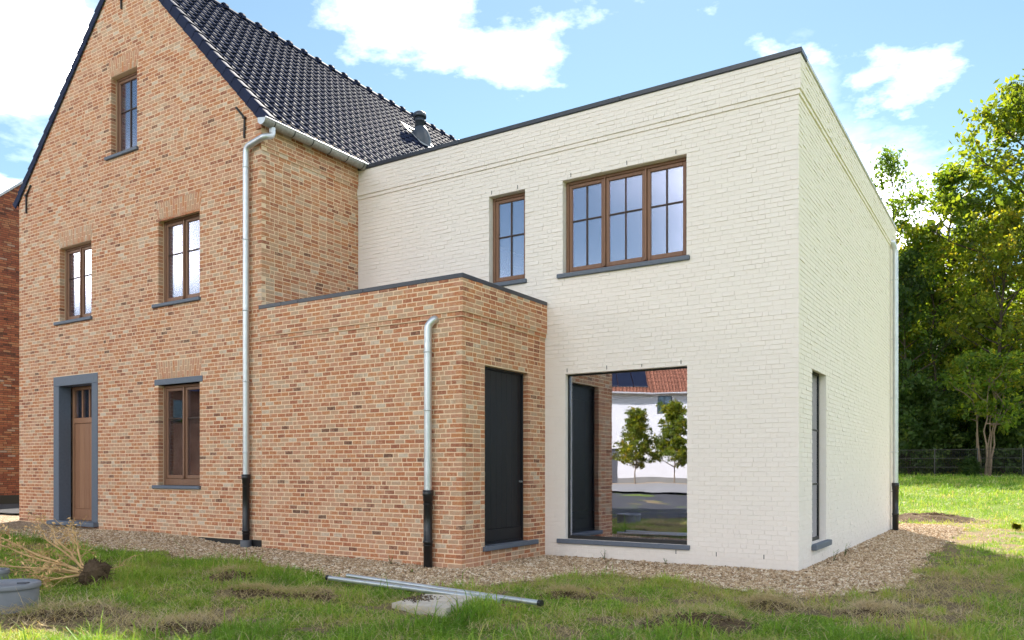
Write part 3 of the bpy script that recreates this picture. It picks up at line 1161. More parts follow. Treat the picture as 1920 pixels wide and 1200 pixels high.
for i in range(nb):
    x0 = d0 + 0.063 + (d1 - d0 - 0.126) * i / nb
    x1 = d0 + 0.063 + (d1 - d0 - 0.126) * (i + 1) / nb
    mb = MB()
    F_GABLE.box(mb, x0 + 0.002, x1 - 0.002, fd - 0.045, fd - 0.016, 0.522, 2.098, 0.008, BR.uniform(-0.05, 0.3))
    mb.build('plank', MAT['door_wood'], door)
for i in range(4):
    x0 = d0 + 0.065 + (d1 - d0 - 0.13) * i / 4
    x1 = d0 + 0.065 + (d1 - d0 - 0.13) * (i + 1) / 4
    pane(F_GABLE, door, x0 + 0.012, x1 - 0.012, 2.20, dz1 - 0.06, fd - 0.035, 'clear_glass')
    if i:
        mb = MB(); F_GABLE.box(mb, x0 - 0.014, x0 + 0.014, fd - 0.05, fd - 0.015, 2.20, dz1 - 0.06, 0.004)
        mb.build('glazing_bar', MAT['door_wood'], door)

# black porch door
mb = MB()
pn = -0.075
ring(mb, F_PSIDE, PDOOR[0], PDOOR[1], PDOOR[2], PDOOR[3], 0.03, pn - 0.07, pn, 0.03, 0.004)
F_PSIDE.box(mb, PDOOR[0] + 0.03, PDOOR[1] - 0.03, pn - 0.05, pn - 0.016, PDOOR[2] + 0.03, PDOOR[2] + 0.20, 0.004)
bd = mb.build('door', MAT['black_door_paint'], house, label='black panelled door with vertical boards in the porch')
n = 8
for i in range(n):
    q0 = PDOOR[0] + 0.031 + (PDOOR[1] - PDOOR[0] - 0.062) * i / n
    q1 = PDOOR[0] + 0.031 + (PDOOR[1] - PDOOR[0] - 0.062) * (i + 1) / n
    mb = MB()
    F_PSIDE.box(mb, q0 + 0.0012, q1 - 0.0012, pn - 0.055, pn - 0.020, PDOOR[2] + 0.202, PDOOR[3] - 0.031, 0.004)
    mb.build('plank', MAT['black_door_paint'], bd)
mb = MB()
p = F_PSIDE.P(PDOOR[1] - 0.075, pn - 0.012, 1.08)
mb.tube([(p[0] - 0.01, p[1], p[2]), (p[0] + 0.035, p[1], p[2])], 0.013, 10)
mb.build('handle', MAT['zinc'], bd)
sill(F_PSIDE, 0.451, 1.783, 0.200, 0.262, bd, 0.05, -0.10)

# wall anchors
for pts in (((-4.18, 6.70), (-3.99, 6.50), (-4.0, 6.20)), ((-10.10, 6.65), (-10.264, 6.48), (-10.264, 6.15)),
            ((-7.36, 9.46), (-7.16, 9.27), (-7.15, 9.10))):
    mb = MB()
    mb.tube([F_GABLE.P(a, 0.022, z) for a, z in pts], 0.017, 6, smooth=False)
    mb.tube([F_GABLE.P(pts[1][0], 0.0, pts[1][1]), F_GABLE.P(pts[1][0], 0.05, pts[1][1])], 0.024, 6, smooth=False)
    mb.build('wall_anchor', MAT['black_metal'], house)

# ---- roof
ang = math.atan(RS)
SL, CL = math.sin(ang), math.cos(ang)
ROW, COLW = 0.257, 0.18
x_e = GX1 + 0.10
slope_len = (x_e - RIDGE_X) / CL
NR = int(slope_len / ROW)
ROW = (slope_len - 0.02) / NR
prof = [(0.0, 0.014), (0.06, 0.026), (0.16, 0.030), (0.26, 0.022), (0.40, 0.008), (0.62, 0.003), (0.86, 0.003), (1.02, 0.010)]


def tile_arrays():
    """one tile in its own frame: u along the eave (local y), s up the slope (local -x), h off the roof (z); tail raised on the tile below"""
    V, Fc = [], []
    m = len(prof)
    for (s, lift) in ((-0.045, 0.034), (ROW, 0.002)):
        for u, hh in prof: V.append((u * COLW, s, hh + lift))
    for u, hh in prof: V.append((u * COLW, -0.040, hh + 0.034 - 0.026))
    for i in range(m - 1):
        Fc.append((i, i + 1, m + i + 1, m + i))
        Fc.append((2 * m + i, 2 * m + i + 1, i + 1, i))
    V += [(prof[0][0] * COLW, -0.042, 0.006), (prof[0][0] * COLW, ROW, -0.02)]
    Fc.append((0, m, 3 * m + 1, 3 * m))
    return np.array(V), Fc


TV, TF = tile_arrays()


def roof_pt(side, s, y, h):
    """side +1: the slope towards the extension; -1: the far slope"""
    x = RIDGE_X + side * ((x_e - RIDGE_X) - s * CL) + side * h * SL
    z = EAVE + 0.015 - RS * 0.10 + s * SL + h * CL + 0.03
    return x, y, z


# underlay closes the attic
mb = MB()
for sd in (1, -1):
    mb.add([roof_pt(sd, 0.02, 0.02, -0.035), roof_pt(sd, 0.02, HL, -0.035), roof_pt(sd, slope_len, HL, -0.035), roof_pt(sd, slope_len, 0.02, -0.035)], [(0, 1, 2, 3)])
roof = mb.build('roof', MAT['roofing_felt'], house, label='steep roof of dark glazed tiles')
base_me = np_mesh('roof_tile', np.c_[-TV[:, 1], TV[:, 0], TV[:, 2]], [i for f in TF for i in f], 4, MAT['roof_tile'])
ncol = int((HL + 0.05) / COLW)
cells = []
for r in range(NR):
    for c in range(ncol):
        p = roof_pt(1, r * ROW, -0.0 + c * COLW, 0)
        w = h2w(p[0], p[1])
        px, py = 960 + 1510 * w[0] / w[1], 880 - 1510 * (p[2] - 1.25) / w[1]
        vis = -30 < px < 1920 and py > -30 and not (p[1] > ED and py > 317 - 0.2715 * (px - 669.5))
        cells.append((w[1] if vis else 999, r, c))
cells.sort()
singles = {(r, c) for _, r, c in cells[:300]}
for r, c in sorted(singles):
    o = mesh_obj('roof_tile', base_me, roof, roof_pt(1, r * ROW, c * COLW, 0))
    o.rotation_euler = (0, ang, 0)
    o['tone'] = random.uniform(-0.12, 0.12)


def joined(name, placements, V, Fc, mat, parent, kind='stuff'):
    vs_, fs_, ts_ = [], [], []
    for k, (fn, t) in enumerate(placements):
        vs_.append(np.array([fn(p) for p in V])); fs_.append(np.array(Fc) + k * len(V)); ts_ += [t] * len(Fc)
    v = np.concatenate(vs_)
    lo, hi = v.min(0), v.max(0)
    org = ((lo[0] + hi[0]) / 2, (lo[1] + hi[1]) / 2, lo[2])
    me = np_mesh(name, v - np.array(org), np.concatenate(fs_), len(Fc[0]), mat, ts_)
    o = mesh_obj(name, me, parent, org)
    if kind: o['kind'] = kind
    return o


pl = []
for sd in (1, -1):
    for r in range(NR):
        for c in range(ncol):
            if sd == 1 and (r, c) in singles: continue
            pl.append(((lambda p, sd=sd, r=r, c=c: roof_pt(sd, r * ROW + p[1], c * COLW + p[0], p[2])), random.uniform(-0.12, 0.12)))
joined('roof_tiling', pl, TV, TF, MAT['roof_tile'], roof)

# verge tiles with a skirt that covers the edge of the gable
vp = [(-0.034, -0.085), (-0.034, 0.035), (-0.026, 0.052), (-0.01, 0.062), (0.03, 0.066), (0.10, 0.058), (0.15, 0.03)]
VV, VF = [], []
m = len(vp)
for s, lift in ((-0.05, 0.022), (ROW - 0.01, 0.0)):
    for y, hh in vp: VV.append((y - (0.006 if s < 0 else 0), s, hh + lift))
for y, hh in vp: VV.append((y + 0.014, -0.05, hh + 0.022 - 0.016))
for i in range(m - 1):
    VF.append((i, i + 1, m + i + 1, m + i)); VF.append((2 * m + i, 2 * m + i + 1, i + 1, i))
VF.append((0, 2 * m, m, m))
for sd in (1, -1):
    me = None
    for r in range(NR):
        org = roof_pt(sd, r * ROW, 0, 0)
        if me is None:
            vv = np.array([roof_pt(sd, r * ROW + s, y, hh) for y, s, hh in VV]) - np.array(org)
            me = np_mesh('verge_tile', vv, [i for f in VF for i in f], 4, MAT['roof_tile'])
        o = mesh_obj('verge_tile', me, roof, org)
        o['tone'] = random.uniform(-0.1, 0.1)
# ridge
rz = roof_pt(1, slope_len, 0, 0)[2]
me = None
RL = 0.40
for i in range(int(HL / RL)):
    if me is None:
        V, Fc = [], []
        seg = 9
        for (y, rr) in ((-0.03, 0.125), (0.0, 0.150), (0.055, 0.150), (0.07, 0.115), (RL, 0.105)):
            for k in range(seg):
                a = math.pi * k / (seg - 1)
                V.append((math.cos(a) * rr, y, math.sin(a) * rr - 0.045))
        for q in range(4):
            for k in range(seg - 1): Fc.append((q * seg + k, q * seg + k + 1, (q + 1) * seg + k + 1, (q + 1) * seg + k))
        me = np_mesh('ridge_tile', np.array(V), [a for f in Fc for a in f], 4, MAT['roof_tile'], smooth=False)
    o = mesh_obj('ridge_tile', me, roof, (RIDGE_X, i * RL - 0.02, rz))
    o['tone'] = random.uniform(-0.1, 0.1)

# roof vent with its lead flashing
vx, vy = -5.86, 6.42
vz = EAVE + 0.06 + (GX1 - vx) * RS
mb = MB()
mb.lathe((vx, vy, vz), [(0.11, -0.15), (0.11, 0.42), (0.118, 0.42), (0.118, 0.45), (0.11, 0.45), (0.11, 0.53)], 20)
vent = mb.build('roof_vent', MAT['vent_grey'], house)
mb = MB()
mb.lathe((vx, vy, vz), [(0.10, 0.53), (0.15, 0.51), (0.155, 0.55), (0.14, 0.61), (0.08, 0.65), (0.0, 0.66)], 20)
mb.build('cap', MAT['vent_grey'], vent)
mb = MB()
mb.lathe((vx + 0.03, vy, vz), [(0.24, -0.25), (0.235, 0.0), (0.20, 0.14), (0.15, 0.24), (0.112, 0.29)], 20)
mb.build('collar', MAT['vent_grey'], vent)
mb = MB()
for i in range(9):
    s0 = -0.42 + i * 0.094
    for (y0, y1) in ((-0.36, -0.30), (0.27, 0.34)) if i not in (0, 8) else ((-0.36, 0.34),):
        q = []
        for s, y in ((s0, y0), (s0, y1), (s0 + 0.094, y1), (s0 + 0.094, y0)):
            xx = vx - s * CL
            q.append((xx + 0.05 * SL, vy + y + random.uniform(-.012, .012), EAVE + 0.035 + (GX1 - xx) * RS + 0.07 + random.uniform(0, .012)))
        mb.add(q, [(0, 1, 2, 3)])
mb.build('flashing', MAT['lead'], vent)

# ---- gutter
gx, gz, gr = -3.475, 6.33, 0.082
mb = MB()
seg = 12
Y0, Y1 = -0.14, 2.36
prof_g = [(gx + gr * math.cos(math.pi + math.pi * k / seg), gz + gr * math.sin(math.pi + math.pi * k / seg)) for k in range(seg + 1)]
prof_g[0] = (gx - gr, gz + 0.03)
V = []
for y in (Y0, Y1):
    for x, z in prof_g: V.append((x, y, z))
n = len(prof_g)
mb.add(V, [(k, k + 1, n + k + 1, n + k) for k in range(n - 1)], 0, 0, True)
V = []
for y in (Y0, Y1):
    for x, z in prof_g: V.append((gx + (x - gx) * 0.95, y, gz + (z - gz) * 0.95 + 0.002))
mb.add(V, [(k, k + 1, n + k + 1, n + k) for k in range(n - 1)], 0, 0, True)
gut = mb.build('gutter', MAT['weathered_zinc'], house)
mb = MB()
mb.tube([(gx + gr, Y0, gz + 0.004), (gx + gr, Y1, gz + 0.004)], 0.011, 8)
mb.build('bead', MAT['zinc'], gut)
mb = MB()
mb.add([(x, Y0 - 0.004, z) for x, z in prof_g] + [(x, Y0 + 0.004, z) for x, z in prof_g],
       [tuple(range(n)), tuple(range(n, 2 * n))] + [(k, k + 1, n + k + 1, n + k) for k in range(n - 1)])
mb.build('end_cap', MAT['zinc'], gut)
me = None
for i in range(7):
    y = 0.05 + i * 0.375
    mb = MB()
    pts = [(gx + (gr + 0.004) * math.cos(math.pi + math.pi * k / seg), y, gz + (gr + 0.004) * math.sin(math.pi + math.pi * k / seg)) for k in range(seg + 1)]
    V = [(x, y - 0.009, z) for x, _, z in pts] + [(x, y + 0.009, z) for x, _, z in pts]
    mb.add(V, [(k, k + 1, seg + 2 + k, seg + 1 + k) for k in range(seg)])
    mb.build('strap', MAT['black_metal'], gut)


# ---- downpipes
def smooth_path(pts, n=5):
    pts = [Vector(p) for p in pts]
    out = [pts[0]]
    for i in range(1, len(pts) - 1):
        a, b, c = pts[i - 1], pts[i], pts[i + 1]
        d = min((a - b).length, (c - b).length) * 0.42
        p, q = b + (a - b).normalized() * d, b + (c - b).normalized() * d
        for k in range(n + 1):
            t = k / n
            out.append(p * (1 - t) ** 2 + b * 2 * t * (1 - t) + q * t * t)
    out.append(pts[-1])
    return out


def downpipe(path, zj, zb, r, clips, label, foot=False, wall_n=None, rb=1.14):
    """path ends at the top of the straight run; zj = where the black ground pipe starts; zb = foot"""
    x, y = path[-1][0], path[-1][1]
    mb = MB()
    mb.tube(smooth_path(path) + [(x, y, zj)], r, 16)
    dp = mb.build('downpipe', MAT['zinc'], house, label=label)
    for z in clips:
        mb = MB()
        mb.lathe((x, y, z), [(r, -0.010), (r + 0.006, -0.009), (r + 0.006, 0.009), (r, 0.010)], 16)
        p = (x + wall_n[0] * 0.0, y, z)
        q = (x - wall_n[0] * (r + 0.04), y - wall_n[1] * (r + 0.04), z)
        mb.tube([(x - wall_n[0] * r, y - wall_n[1] * r, z), q], 0.007, 6)
        mb.build('clip', MAT['zinc'], dp)
    R2 = r * rb
    mb = MB()
    mb.lathe((x, y, 0), [(r * 0.9, zj + 0.045), (R2 + 0.012, zj + 0.045), (R2 + 0.012, zj - 0.02), (R2 + 0.006, zj - 0.03), (R2 + 0.006, zj - 0.085),
                         (R2, zj - 0.09), (R2, 0.36), (R2 + 0.008, 0.355), (R2 + 0.008, 0.33), (R2, 0.325), (R2, zb)], 18)
    mb.build('ground_pipe', MAT['black_plastic'], dp)
    mb = MB()
    for z in (zj - 0.13, 0.30):
        mb.lathe((x, y, z), [(R2, -0.006), (R2 + 0.007, -0.005), (R2 + 0.007, 0.005), (R2, 0.006)], 16)
        mb.tube([(x - R2 - 0.02, y - 0.0, z), (x - R2, y, z)], 0.005, 6)
    mb.build('clip', MAT['black_metal'], dp)
    if foot:
        mb = MB()
        mb.lathe((x, y, 0), [(R2 + 0.03, zb - 0.03), (R2 + 0.03, zb + 0.10), (R2 + 0.02, zb + 0.115), (R2, zb + 0.115)], 18)
        mb.build('foot_socket', MAT['frame_grey'], dp)
    return dp


downpipe([(gx, 0.06, gz - 0.05), (gx, 0.06, gz - 0.19), (gx - 0.03, -0.075, gz - 0.235), (-3.888, -0.078, 6.02), (-3.888, -0.078, 5.8)],
         1.13, 0.09, 0.046, (5.72, 4.65, 3.6, 2.55, 1.5), 'tall zinc downpipe between gable and porch, black at the foot', True, (0, -1))
downpipe([(-0.395, 0.05, 3.135), (-0.40, -0.035, 3.135), (-0.465, -0.082, 3.05), (-0.465, -0.082, 2.8)],
         0.945, -0.1, 0.049, (2.72, 1.99), 'short zinc downpipe on the porch wall, black at the foot', False, (0, -1))
downpipe([(EX1 - 0.05, 9.88, 5.86), (EX1 + 0.05, 9.88, 5.86), (EX1 + 0.095, 9.95, 5.72), (EX1 + 0.095, 9.95, 5.5)],
         0.93, -0.1, 0.052, (5.1, 3.9, 2.7, 1.6), 'zinc downpipe at the far corner of the cream wall', False, (1, 0))
#PART3

# ------------------------------------------------------------------ ground
def zg(xw, yw):
    xl, yl = w2h(xw, yw)
    z = 0.022 * np.clip(-xl, 0, 12)
    z = z + 0.06 * np.exp(-(yl / 0.45) ** 2) * sstep((-4.5 - xl) / 0.8) * (1 - 0.7 * sstep((-6.2 - xl) / 1.2))
    z = z + 0.85 * sstep((yw - 18) / 22) * sstep((xw - 5) / 6)
    return z


GRAVEL = [(-16.0, -1.25), (-8.24, -1.43), (-7.31, -1.40), (-6.2, -1.60), (-5.27, -1.56), (-4.29, -1.21), (-3.4, -1.34), (-2.54, -1.35), (-1.51, -1.24), (-0.73, -1.46),
          (-0.26, -1.33), (0.3, -1.45), (0.84, -1.40), (1.02, -1.0), (1.08, -0.65), (1.34, 0.19), (1.73, 0.66), (2.25, 0.48), (2.74, 0.41), (3.47, 0.11), (3.9, 0.15), (4.24, 0.35),
          (4.62, 0.86), (4.74, 2.16), (4.70, 5.24), (4.80, 7.5), (4.69, 9.88), (4.9, 11.2), (4.4, 12.3), (3.5, 12.2), (3.3, 10.5), (3.3, 2.5), (-0.3, 2.3), (-3.9, 0.4), (-10.3, 0.3), (-10.8, 0.9), (-16.0, 0.9)]


def edge_noise(xw, yw):
    return (fbm(xw, yw, 2.2, 4) - 0.5) * 0.42


def in_gravel(xw, yw, grow=0.0):
    xl, yl = w2h(xw, yw)
    e = edge_noise(xw, yw) + grow
    # the outer edge wanders; test a point pulled towards the house
    return in_poly(xl - np.where(xl > 2.6, e, 0), yl + np.where(xl < 4.2, e, 0), GRAVEL)


def in_house(xw, yw, m=0.0):
    xl, yl = w2h(xw, yw)
    return ((xl > GX0 - m) & (xl < GX1 + m) & (yl > -m) & (yl < HL)) | ((xl > GX1 - 0.1) & (xl < m) & (yl > -m) & (yl < ED + 1)) | ((xl > GX1) & (xl < EX1 + m) & (yl > ED - m) & (yl < EY1 + m))


MOUNDS = [(-3.14, 8.95, 0.34, 0.085), (-2.56, 8.0, 0.30, 0.05), (-2.05, 7.86, 0.36, 0.05), (1.50, 6.38, 0.50, 0.10), (2.33, 7.28, 0.26, 0.05), (10.1, 19.6, 1.25, 0.20),
          (-2.6, 6.3, 0.42, 0.05), (3.15, 6.99, 0.28, 0.045), (-3.75, 6.75, 0.5, 0.045), (0.55, 7.9, 0.26, 0.04)]


def lush(xw, yw):
    """how green and dense the grass is, 0..1"""
    a = fbm(xw, yw, 0.9, 4)
    c = fbm(xw + 40, yw, 3.1, 3)
    d = fbm(xw - 20, yw + 8, 8.0, 3)
    v = 0.63 + (a - 0.5) * 1.1 + (c - 0.5) * 1.3 + (d - 0.5) * 0.9
    xl, yl = w2h(xw, yw)
    # fresh strip along the gravel on the left
    v = v + 0.45 * np.exp(-((yl + 1.95) / 0.42) ** 2) * ((xl > -5.8) & (xl < -0.4))
    # worn track on the right
    tr = np.exp(-(((xw - 0.60 * yw + 0.7) / 1.25) ** 2)) * sstep((yw - 5.5) / 3) * (1 - sstep((yw - 16.5) / 4))
    v = v - 0.55 * tr
    v = v + 0.35 * sstep((yw - 18) / 6) * (xw > 5)
    for mx, my, mr, _ in MOUNDS:
        v = v - 0.75 * np.exp(-(((xw - mx) ** 2 + (yw - my) ** 2) / (mr * 0.85) ** 2))
    v = v - 0.5 * np.exp(-(((xw - 1.56) / 0.5) ** 2 + ((yw - 8.39) / 0.13) ** 2))
    v = v - 0.6 * np.exp(-(((xw + 4.0) / 0.6) ** 2 + ((yw - 9.75) / 0.22) ** 2))
    return np.clip(v, 0, 1)


def axis(lo, hi, step, far0, far1, n=34):
    mid = np.arange(lo, hi + 1e-6, step)
    g = np.geomspace(step * 2, abs(far1 - hi), n)
    g0 = np.geomspace(step * 2, abs(lo - far0), n)
    return np.concatenate([lo - g0[::-1], mid, hi + g])


gxs = axis(-7.5, 9.0, 0.06, -600, 600)
gys = axis(4.2, 13.0, 0.06, -400, 1200)
GXX, GYY = np.meshgrid(gxs, gys)
GZ = zg(GXX, GYY)
lu = lush(GXX, GYY)
gmask = in_gravel(GXX, GYY)
bumpy = (fbm(GXX, GYY, 4.5, 4) - 0.5) * 0.07 * (np.abs(GXX) < 40) * (GYY > -5) * (GYY < 60)
GZ = GZ + np.where(gmask, -0.012, bumpy)
nx, ny = len(gxs), len(gys)
idx = np.arange(nx * ny).reshape(ny, nx)
faces = np.stack([idx[:-1, :-1], idx[:-1, 1:], idx[1:, 1:], idx[1:, :-1]], -1).reshape(-1, 4)
me = np_mesh('lawn', np.stack([GXX, GYY, GZ], -1).reshape(-1, 3), faces, 4, MAT['lawn_soil'], smooth=True)
at = me.attributes.new('lush', 'FLOAT', 'POINT')
at.data.foreach_set('value', np.where(gmask, 0.1, lu).astype(np.float32).ravel())
tag(mesh_obj('lawn', me), kind='structure')


def ground_at(xw, yw):
    xw, yw = np.asarray(xw, float), np.asarray(yw, float)
    z = zg(xw, yw)
    return z + np.where(in_gravel(xw, yw), 0.008, (fbm(xw, yw, 4.5, 4) - 0.5) * 0.07 * (np.abs(xw) < 40) * (yw > -5) * (yw < 60))


# gravel strip: a bed with the stones on it
gx_ = np.arange(-12.5, 9.6, 0.07); gy_ = np.arange(6.5, 24.0, 0.07)
A, B = np.meshgrid(gx_, gy_)
keep = in_gravel(A, B) & ~in_house(A, B, -0.15)
Z = zg(A, B) + 0.006 + (fbm(A, B, 3.0, 3) - 0.5) * 0.02
idx = np.arange(A.size).reshape(A.shape)
f = np.stack([idx[:-1, :-1], idx[:-1, 1:], idx[1:, 1:], idx[1:, :-1]], -1).reshape(-1, 4)
f = f[keep[:-1, :-1].ravel()]
me = np_mesh('gravel_bed', np.stack([A, B, Z], -1).reshape(-1, 3), f, 4, MAT['gravel_bed'], smooth=True)
tag(mesh_obj('gravel_bed', me), kind='structure')

OCT = np.array([(1, 0, 0), (0, 1, 0), (-1, 0, 0), (0, -1, 0), (0, 0, 1), (0, 0, -1)], float)
OCF = np.array([(0, 1, 4), (1, 2, 4), (2, 3, 4), (3, 0, 4), (1, 0, 5), (2, 1, 5), (3, 2, 5), (0, 3, 5)])


def in_view(x, y, m=0.06):
    return (np.abs(x / y) < 960 / 1510 + m + 0.5 / y)


def pebbles(n, x0, x1, y0, y1, size, sel):
    x = rng.uniform(x0, x1, n); y = rng.uniform(y0, y1, n)
    k = sel(x, y) & in_view(x, y)
    x, y = x[k], y[k]
    return x, y, size(y)


def stones_mesh(name, x, y, s, mat, sink=0.25, zoff=0.006):
    n = len(x)
    V = OCT[None] + rng.normal(0, 0.22, (n, 6, 3))
    V *= (s[:, None] * rng.uniform(0.65, 1.3, (n, 3)) * np.array([1.15, 0.95, 0.62]))[:, None, :]
    a = rng.uniform(0, 6.283, n); b = rng.normal(0, 0.5, n)
    ca, sa, cb, sb = np.cos(a), np.sin(a), np.cos(b), np.sin(b)
    X, Y, Zz = V[..., 0], V[..., 1], V[..., 2]
    Y2, Z2 = Y * cb[:, None] - Zz * sb[:, None], Y * sb[:, None] + Zz * cb[:, None]
    X3, Y3 = X * ca[:, None] - Y2 * sa[:, None], X * sa[:, None] + Y2 * ca[:, None]
    z0 = zg(x, y) + zoff + (fbm(x, y, 3.0, 3) - 0.5) * 0.02 + s * 0.35 + rng.uniform(0, 0.006, n)
    P = np.stack([X3 + x[:, None], Y3 + y[:, None], Z2 + z0[:, None]], -1)
    F = OCF[None] + (np.arange(n) * 6)[:, None, None]
    t = np.repeat(np.clip(rng.beta(1.1, 1.2, n), 0, 1) * 0.95, 8)
    me = np_mesh(name, P.reshape(-1, 3), F.reshape(-1, 3), 3, MAT[mat], t)
    return mesh_obj(name, me)


selg = lambda x, y: in_gravel(x, y, 0.0 + 0.0) & ~in_house(x, y, 0.0)
parts_ = [pebbles(400000, -9.5, 7.0, 7.2, 14.0, lambda y: 0.0110 * np.exp(rng.normal(0, 0.30, len(y))) * (1 + 0.02 * (y - 8)), selg),
          pebbles(110000, 4.0, 9.6, 13.5, 23.0, lambda y: 0.013 * np.exp(rng.normal(0, 0.25, len(y))), selg)]
# stones strayed into the grass
sx, sy, ss = pebbles(60000, -8.5, 6.0, 7.0, 13.0, lambda y: 0.008 * np.exp(rng.normal(0, 0.25, len(y))), lambda x, y: in_gravel(x, y, 0.14) & ~in_gravel(x, y, 0) & ~in_house(x, y, 0))
k = rng.random(len(sx)) < 0.35
parts_.append((sx[k], sy[k], ss[k]))
x, y, s = [np.concatenate(q) for q in zip(*parts_)]
# keep the count within reason, nearest first kept denser
keep = rng.random(len(x)) < np.clip(1.25 - (y - 8) * 0.05, 0.45, 1)
o = stones_mesh('gravel', x[keep], y[keep], s[keep], 'pebble')
tag(o, 'pale brown gravel strip around the foot of the house', kind='stuff')


# ---- grass
def blades(x, y, L, w, lean, tone, curl=0.5, zoff=0.0):
    n = len(x)
    a = rng.uniform(0, 6.283, n)
    dx, dy = np.cos(a), np.sin(a)
    fa = a + math.pi / 2 + rng.normal(0, 0.5, n)
    wx, wy = np.cos(fa) * w / 2, np.sin(fa) * w / 2
    z = ground_at(x, y) - 0.006 + zoff
    h1 = L * 0.55 * np.cos(lean); r1 = L * 0.55 * np.sin(lean)
    l2 = lean + curl
    h2 = h1 + L * 0.5 * np.cos(l2); r2 = r1 + L * 0.5 * np.sin(l2)
    P = np.zeros((n, 5, 3))
    P[:, 0] = np.stack([x - wx, y - wy, z], -1); P[:, 1] = np.stack([x + wx, y + wy, z], -1)
    P[:, 2] = np.stack([x + dx * r1 - wx * .8, y + dy * r1 - wy * .8, z + h1], -1); P[:, 3] = np.stack([x + dx * r1 + wx * .8, y + dy * r1 + wy * .8, z + h1], -1)
    P[:, 4] = np.stack([x + dx * r2, y + dy * r2, z + np.maximum(h2, 0.004)], -1)
    F = np.array([(0, 1, 3), (0, 3, 2), (2, 3, 4)])[None] + (np.arange(n) * 5)[:, None, None]
    return P.reshape(-1, 3), F.reshape(-1, 3), np.repeat(tone, 3)


SLAB = [(-1.08, 7.20), (-0.83, 7.72), (-0.31, 7.46), (-0.55, 6.78)]
PIPES = [(-2.0, 8.74, -0.12, 7.36), (-1.84, 9.02, 0.26, 7.17)]
DRUMS = [(-4.44, 7.05, 0.27), (-5.30, 8.25, 0.13)]


def grass_field(n, x0, x1, y0, y1, size, wid, prob=lambda x, y, l: sstep((l - 0.10) / 0.5) * 0.92 + 0.08, power=None):
    x = rng.uniform(x0, x1, n)
    y = y0 + (y1 - y0) * (rng.random(n) ** power if power else rng.random(n))
    k = in_view(x, y) & ~in_house(x, y, 0.03)
    x, y = x[k], y[k]
    g = in_gravel(x, y, 0.0)
    l = lush(x, y)
    k = ~g & (rng.random(len(x)) < prob(x, y, l))
    k &= ~in_poly(x, y, SLAB)
    for (ax, ay, bx, by) in PIPES:
        tt = np.clip(((x - ax) * (bx - ax) + (y - ay) * (by - ay)) / ((bx - ax) ** 2 + (by - ay) ** 2), 0, 1)
        dd = np.hypot(x - ax - tt * (bx - ax), y - ay - tt * (by - ay))
        k &= (dd > 0.10) | (rng.random(len(x)) < 0.12)
    for ax, ay, ar in DRUMS: k &= (x - ax) ** 2 + (y - ay) ** 2 > (ar + 0.005) ** 2
    x, y, l = x[k], y[k], l[k]
    n = len(x)
    pt = fbm(x + 7, y + 90, 1.6, 3)
    ht = fbm(x + 70, y, 2.4, 3)
    L = size * (0.55 + 1.3 * sstep((ht - 0.35) / 0.35)) * np.exp(rng.normal(0, 0.33, n)) * (0.55 + 0.6 * l)
    tone = np.clip(0.32 + (pt - 0.5) * 0.8 + rng.normal(0, 0.13, n) + (0.62 - l) * 0.4, 0.0, 0.66)
    dry = rng.random(n) < np.clip(0.17 + 0.6 * (0.6 - l), 0.09, 0.65)
    tone = np.where(dry, rng.uniform(0.66, 0.95, n), tone)
    lean = np.abs(rng.normal(0.55, 0.35, n)) + np.where(dry, 0.45, 0)
    return blades(x, y, L, wid(y) * rng.uniform(0.7, 1.3, n), np.clip(lean, 0, 1.35), tone, 0.75)


fields = [grass_field(64000, -5.2, 7.2, 5.2, 10.4, 0.105, lambda y: 0.0088 + 0 * y, lambda x, y, l: 0.75 * sstep((fbm(x + 3, y - 60, 3.5, 3) - 0.5) / 0.15) * sstep((l - 0.2) / 0.4)),
          grass_field(260000, -5.2, 7.2, 5.2, 10.2, 0.060, lambda y: 0.0056 + 0 * y),
          grass_field(60000, -8.5, -2.8, 9.0, 13.0, 0.075, lambda y: 0.005 + 0 * y),
          grass_field(130000, 3.4, 14.0, 9.0, 20.0, 0.065, lambda y: 0.006 + 0.0005 * (y - 9)),
          grass_field(120000, 8.0, 32.0, 17.0, 46.0, 0.10, lambda y: 0.012 + 0.0007 * (y - 17))]
V, F, T, b = [], [], [], 0
for v, f, t in fields:
    V.append(v); F.append(f + b); T.append(t); b += len(v)
me = np_mesh('grass', np.concatenate(V), np.concatenate(F), 3, MAT['grass_blade'], np.concatenate(T))
tag(mesh_obj('grass', me), 'patchy green lawn grass with dry blades', kind='stuff')

# dry cut grass lying about
n = 60000
x = rng.uniform(-5.0, 6.5, n); y = rng.uniform(5.3, 10.0, n)
for mx, my, mr, _ in MOUNDS:
    q = 700
    x = np.concatenate([x, rng.normal(mx, mr * 0.6, q)]); y = np.concatenate([y, rng.normal(my, mr * 0.5, q)])
k = ~in_gravel(x, y, -0.05) & ~in_house(x, y, 0.02) & (rng.random(len(x)) < np.clip(1.05 - 1.1 * lush(x, y), 0.12, 1))
for ax, ay, ar in DRUMS: k &= (x - ax) ** 2 + (y - ay) ** 2 > (ar + 0.01) ** 2
x, y = x[k], y[k]
n = len(x)
dm = np.zeros(n)
for mx, my, mr, mh in MOUNDS: dm = np.maximum(dm, mh * np.clip(1 - ((x - mx) ** 2 + (y - my) ** 2) / mr ** 2, 0, 1))
v, f, t = blades(x, y, 0.09 * np.exp(rng.normal(0, 0.45, n)), np.full(n, 0.0042), rng.uniform(0.95, 1.5, n), rng.uniform(0.70, 1.0, n), rng.normal(0.1, 0.25, n), 0.018 + dm + rng.uniform(0, 0.03, n))
tag(mesh_obj('dry_grass', np_mesh('dry_grass', v, f, 3, MAT['grass_blade'], t)), 'straw-coloured cut grass strewn over the lawn', kind='stuff')

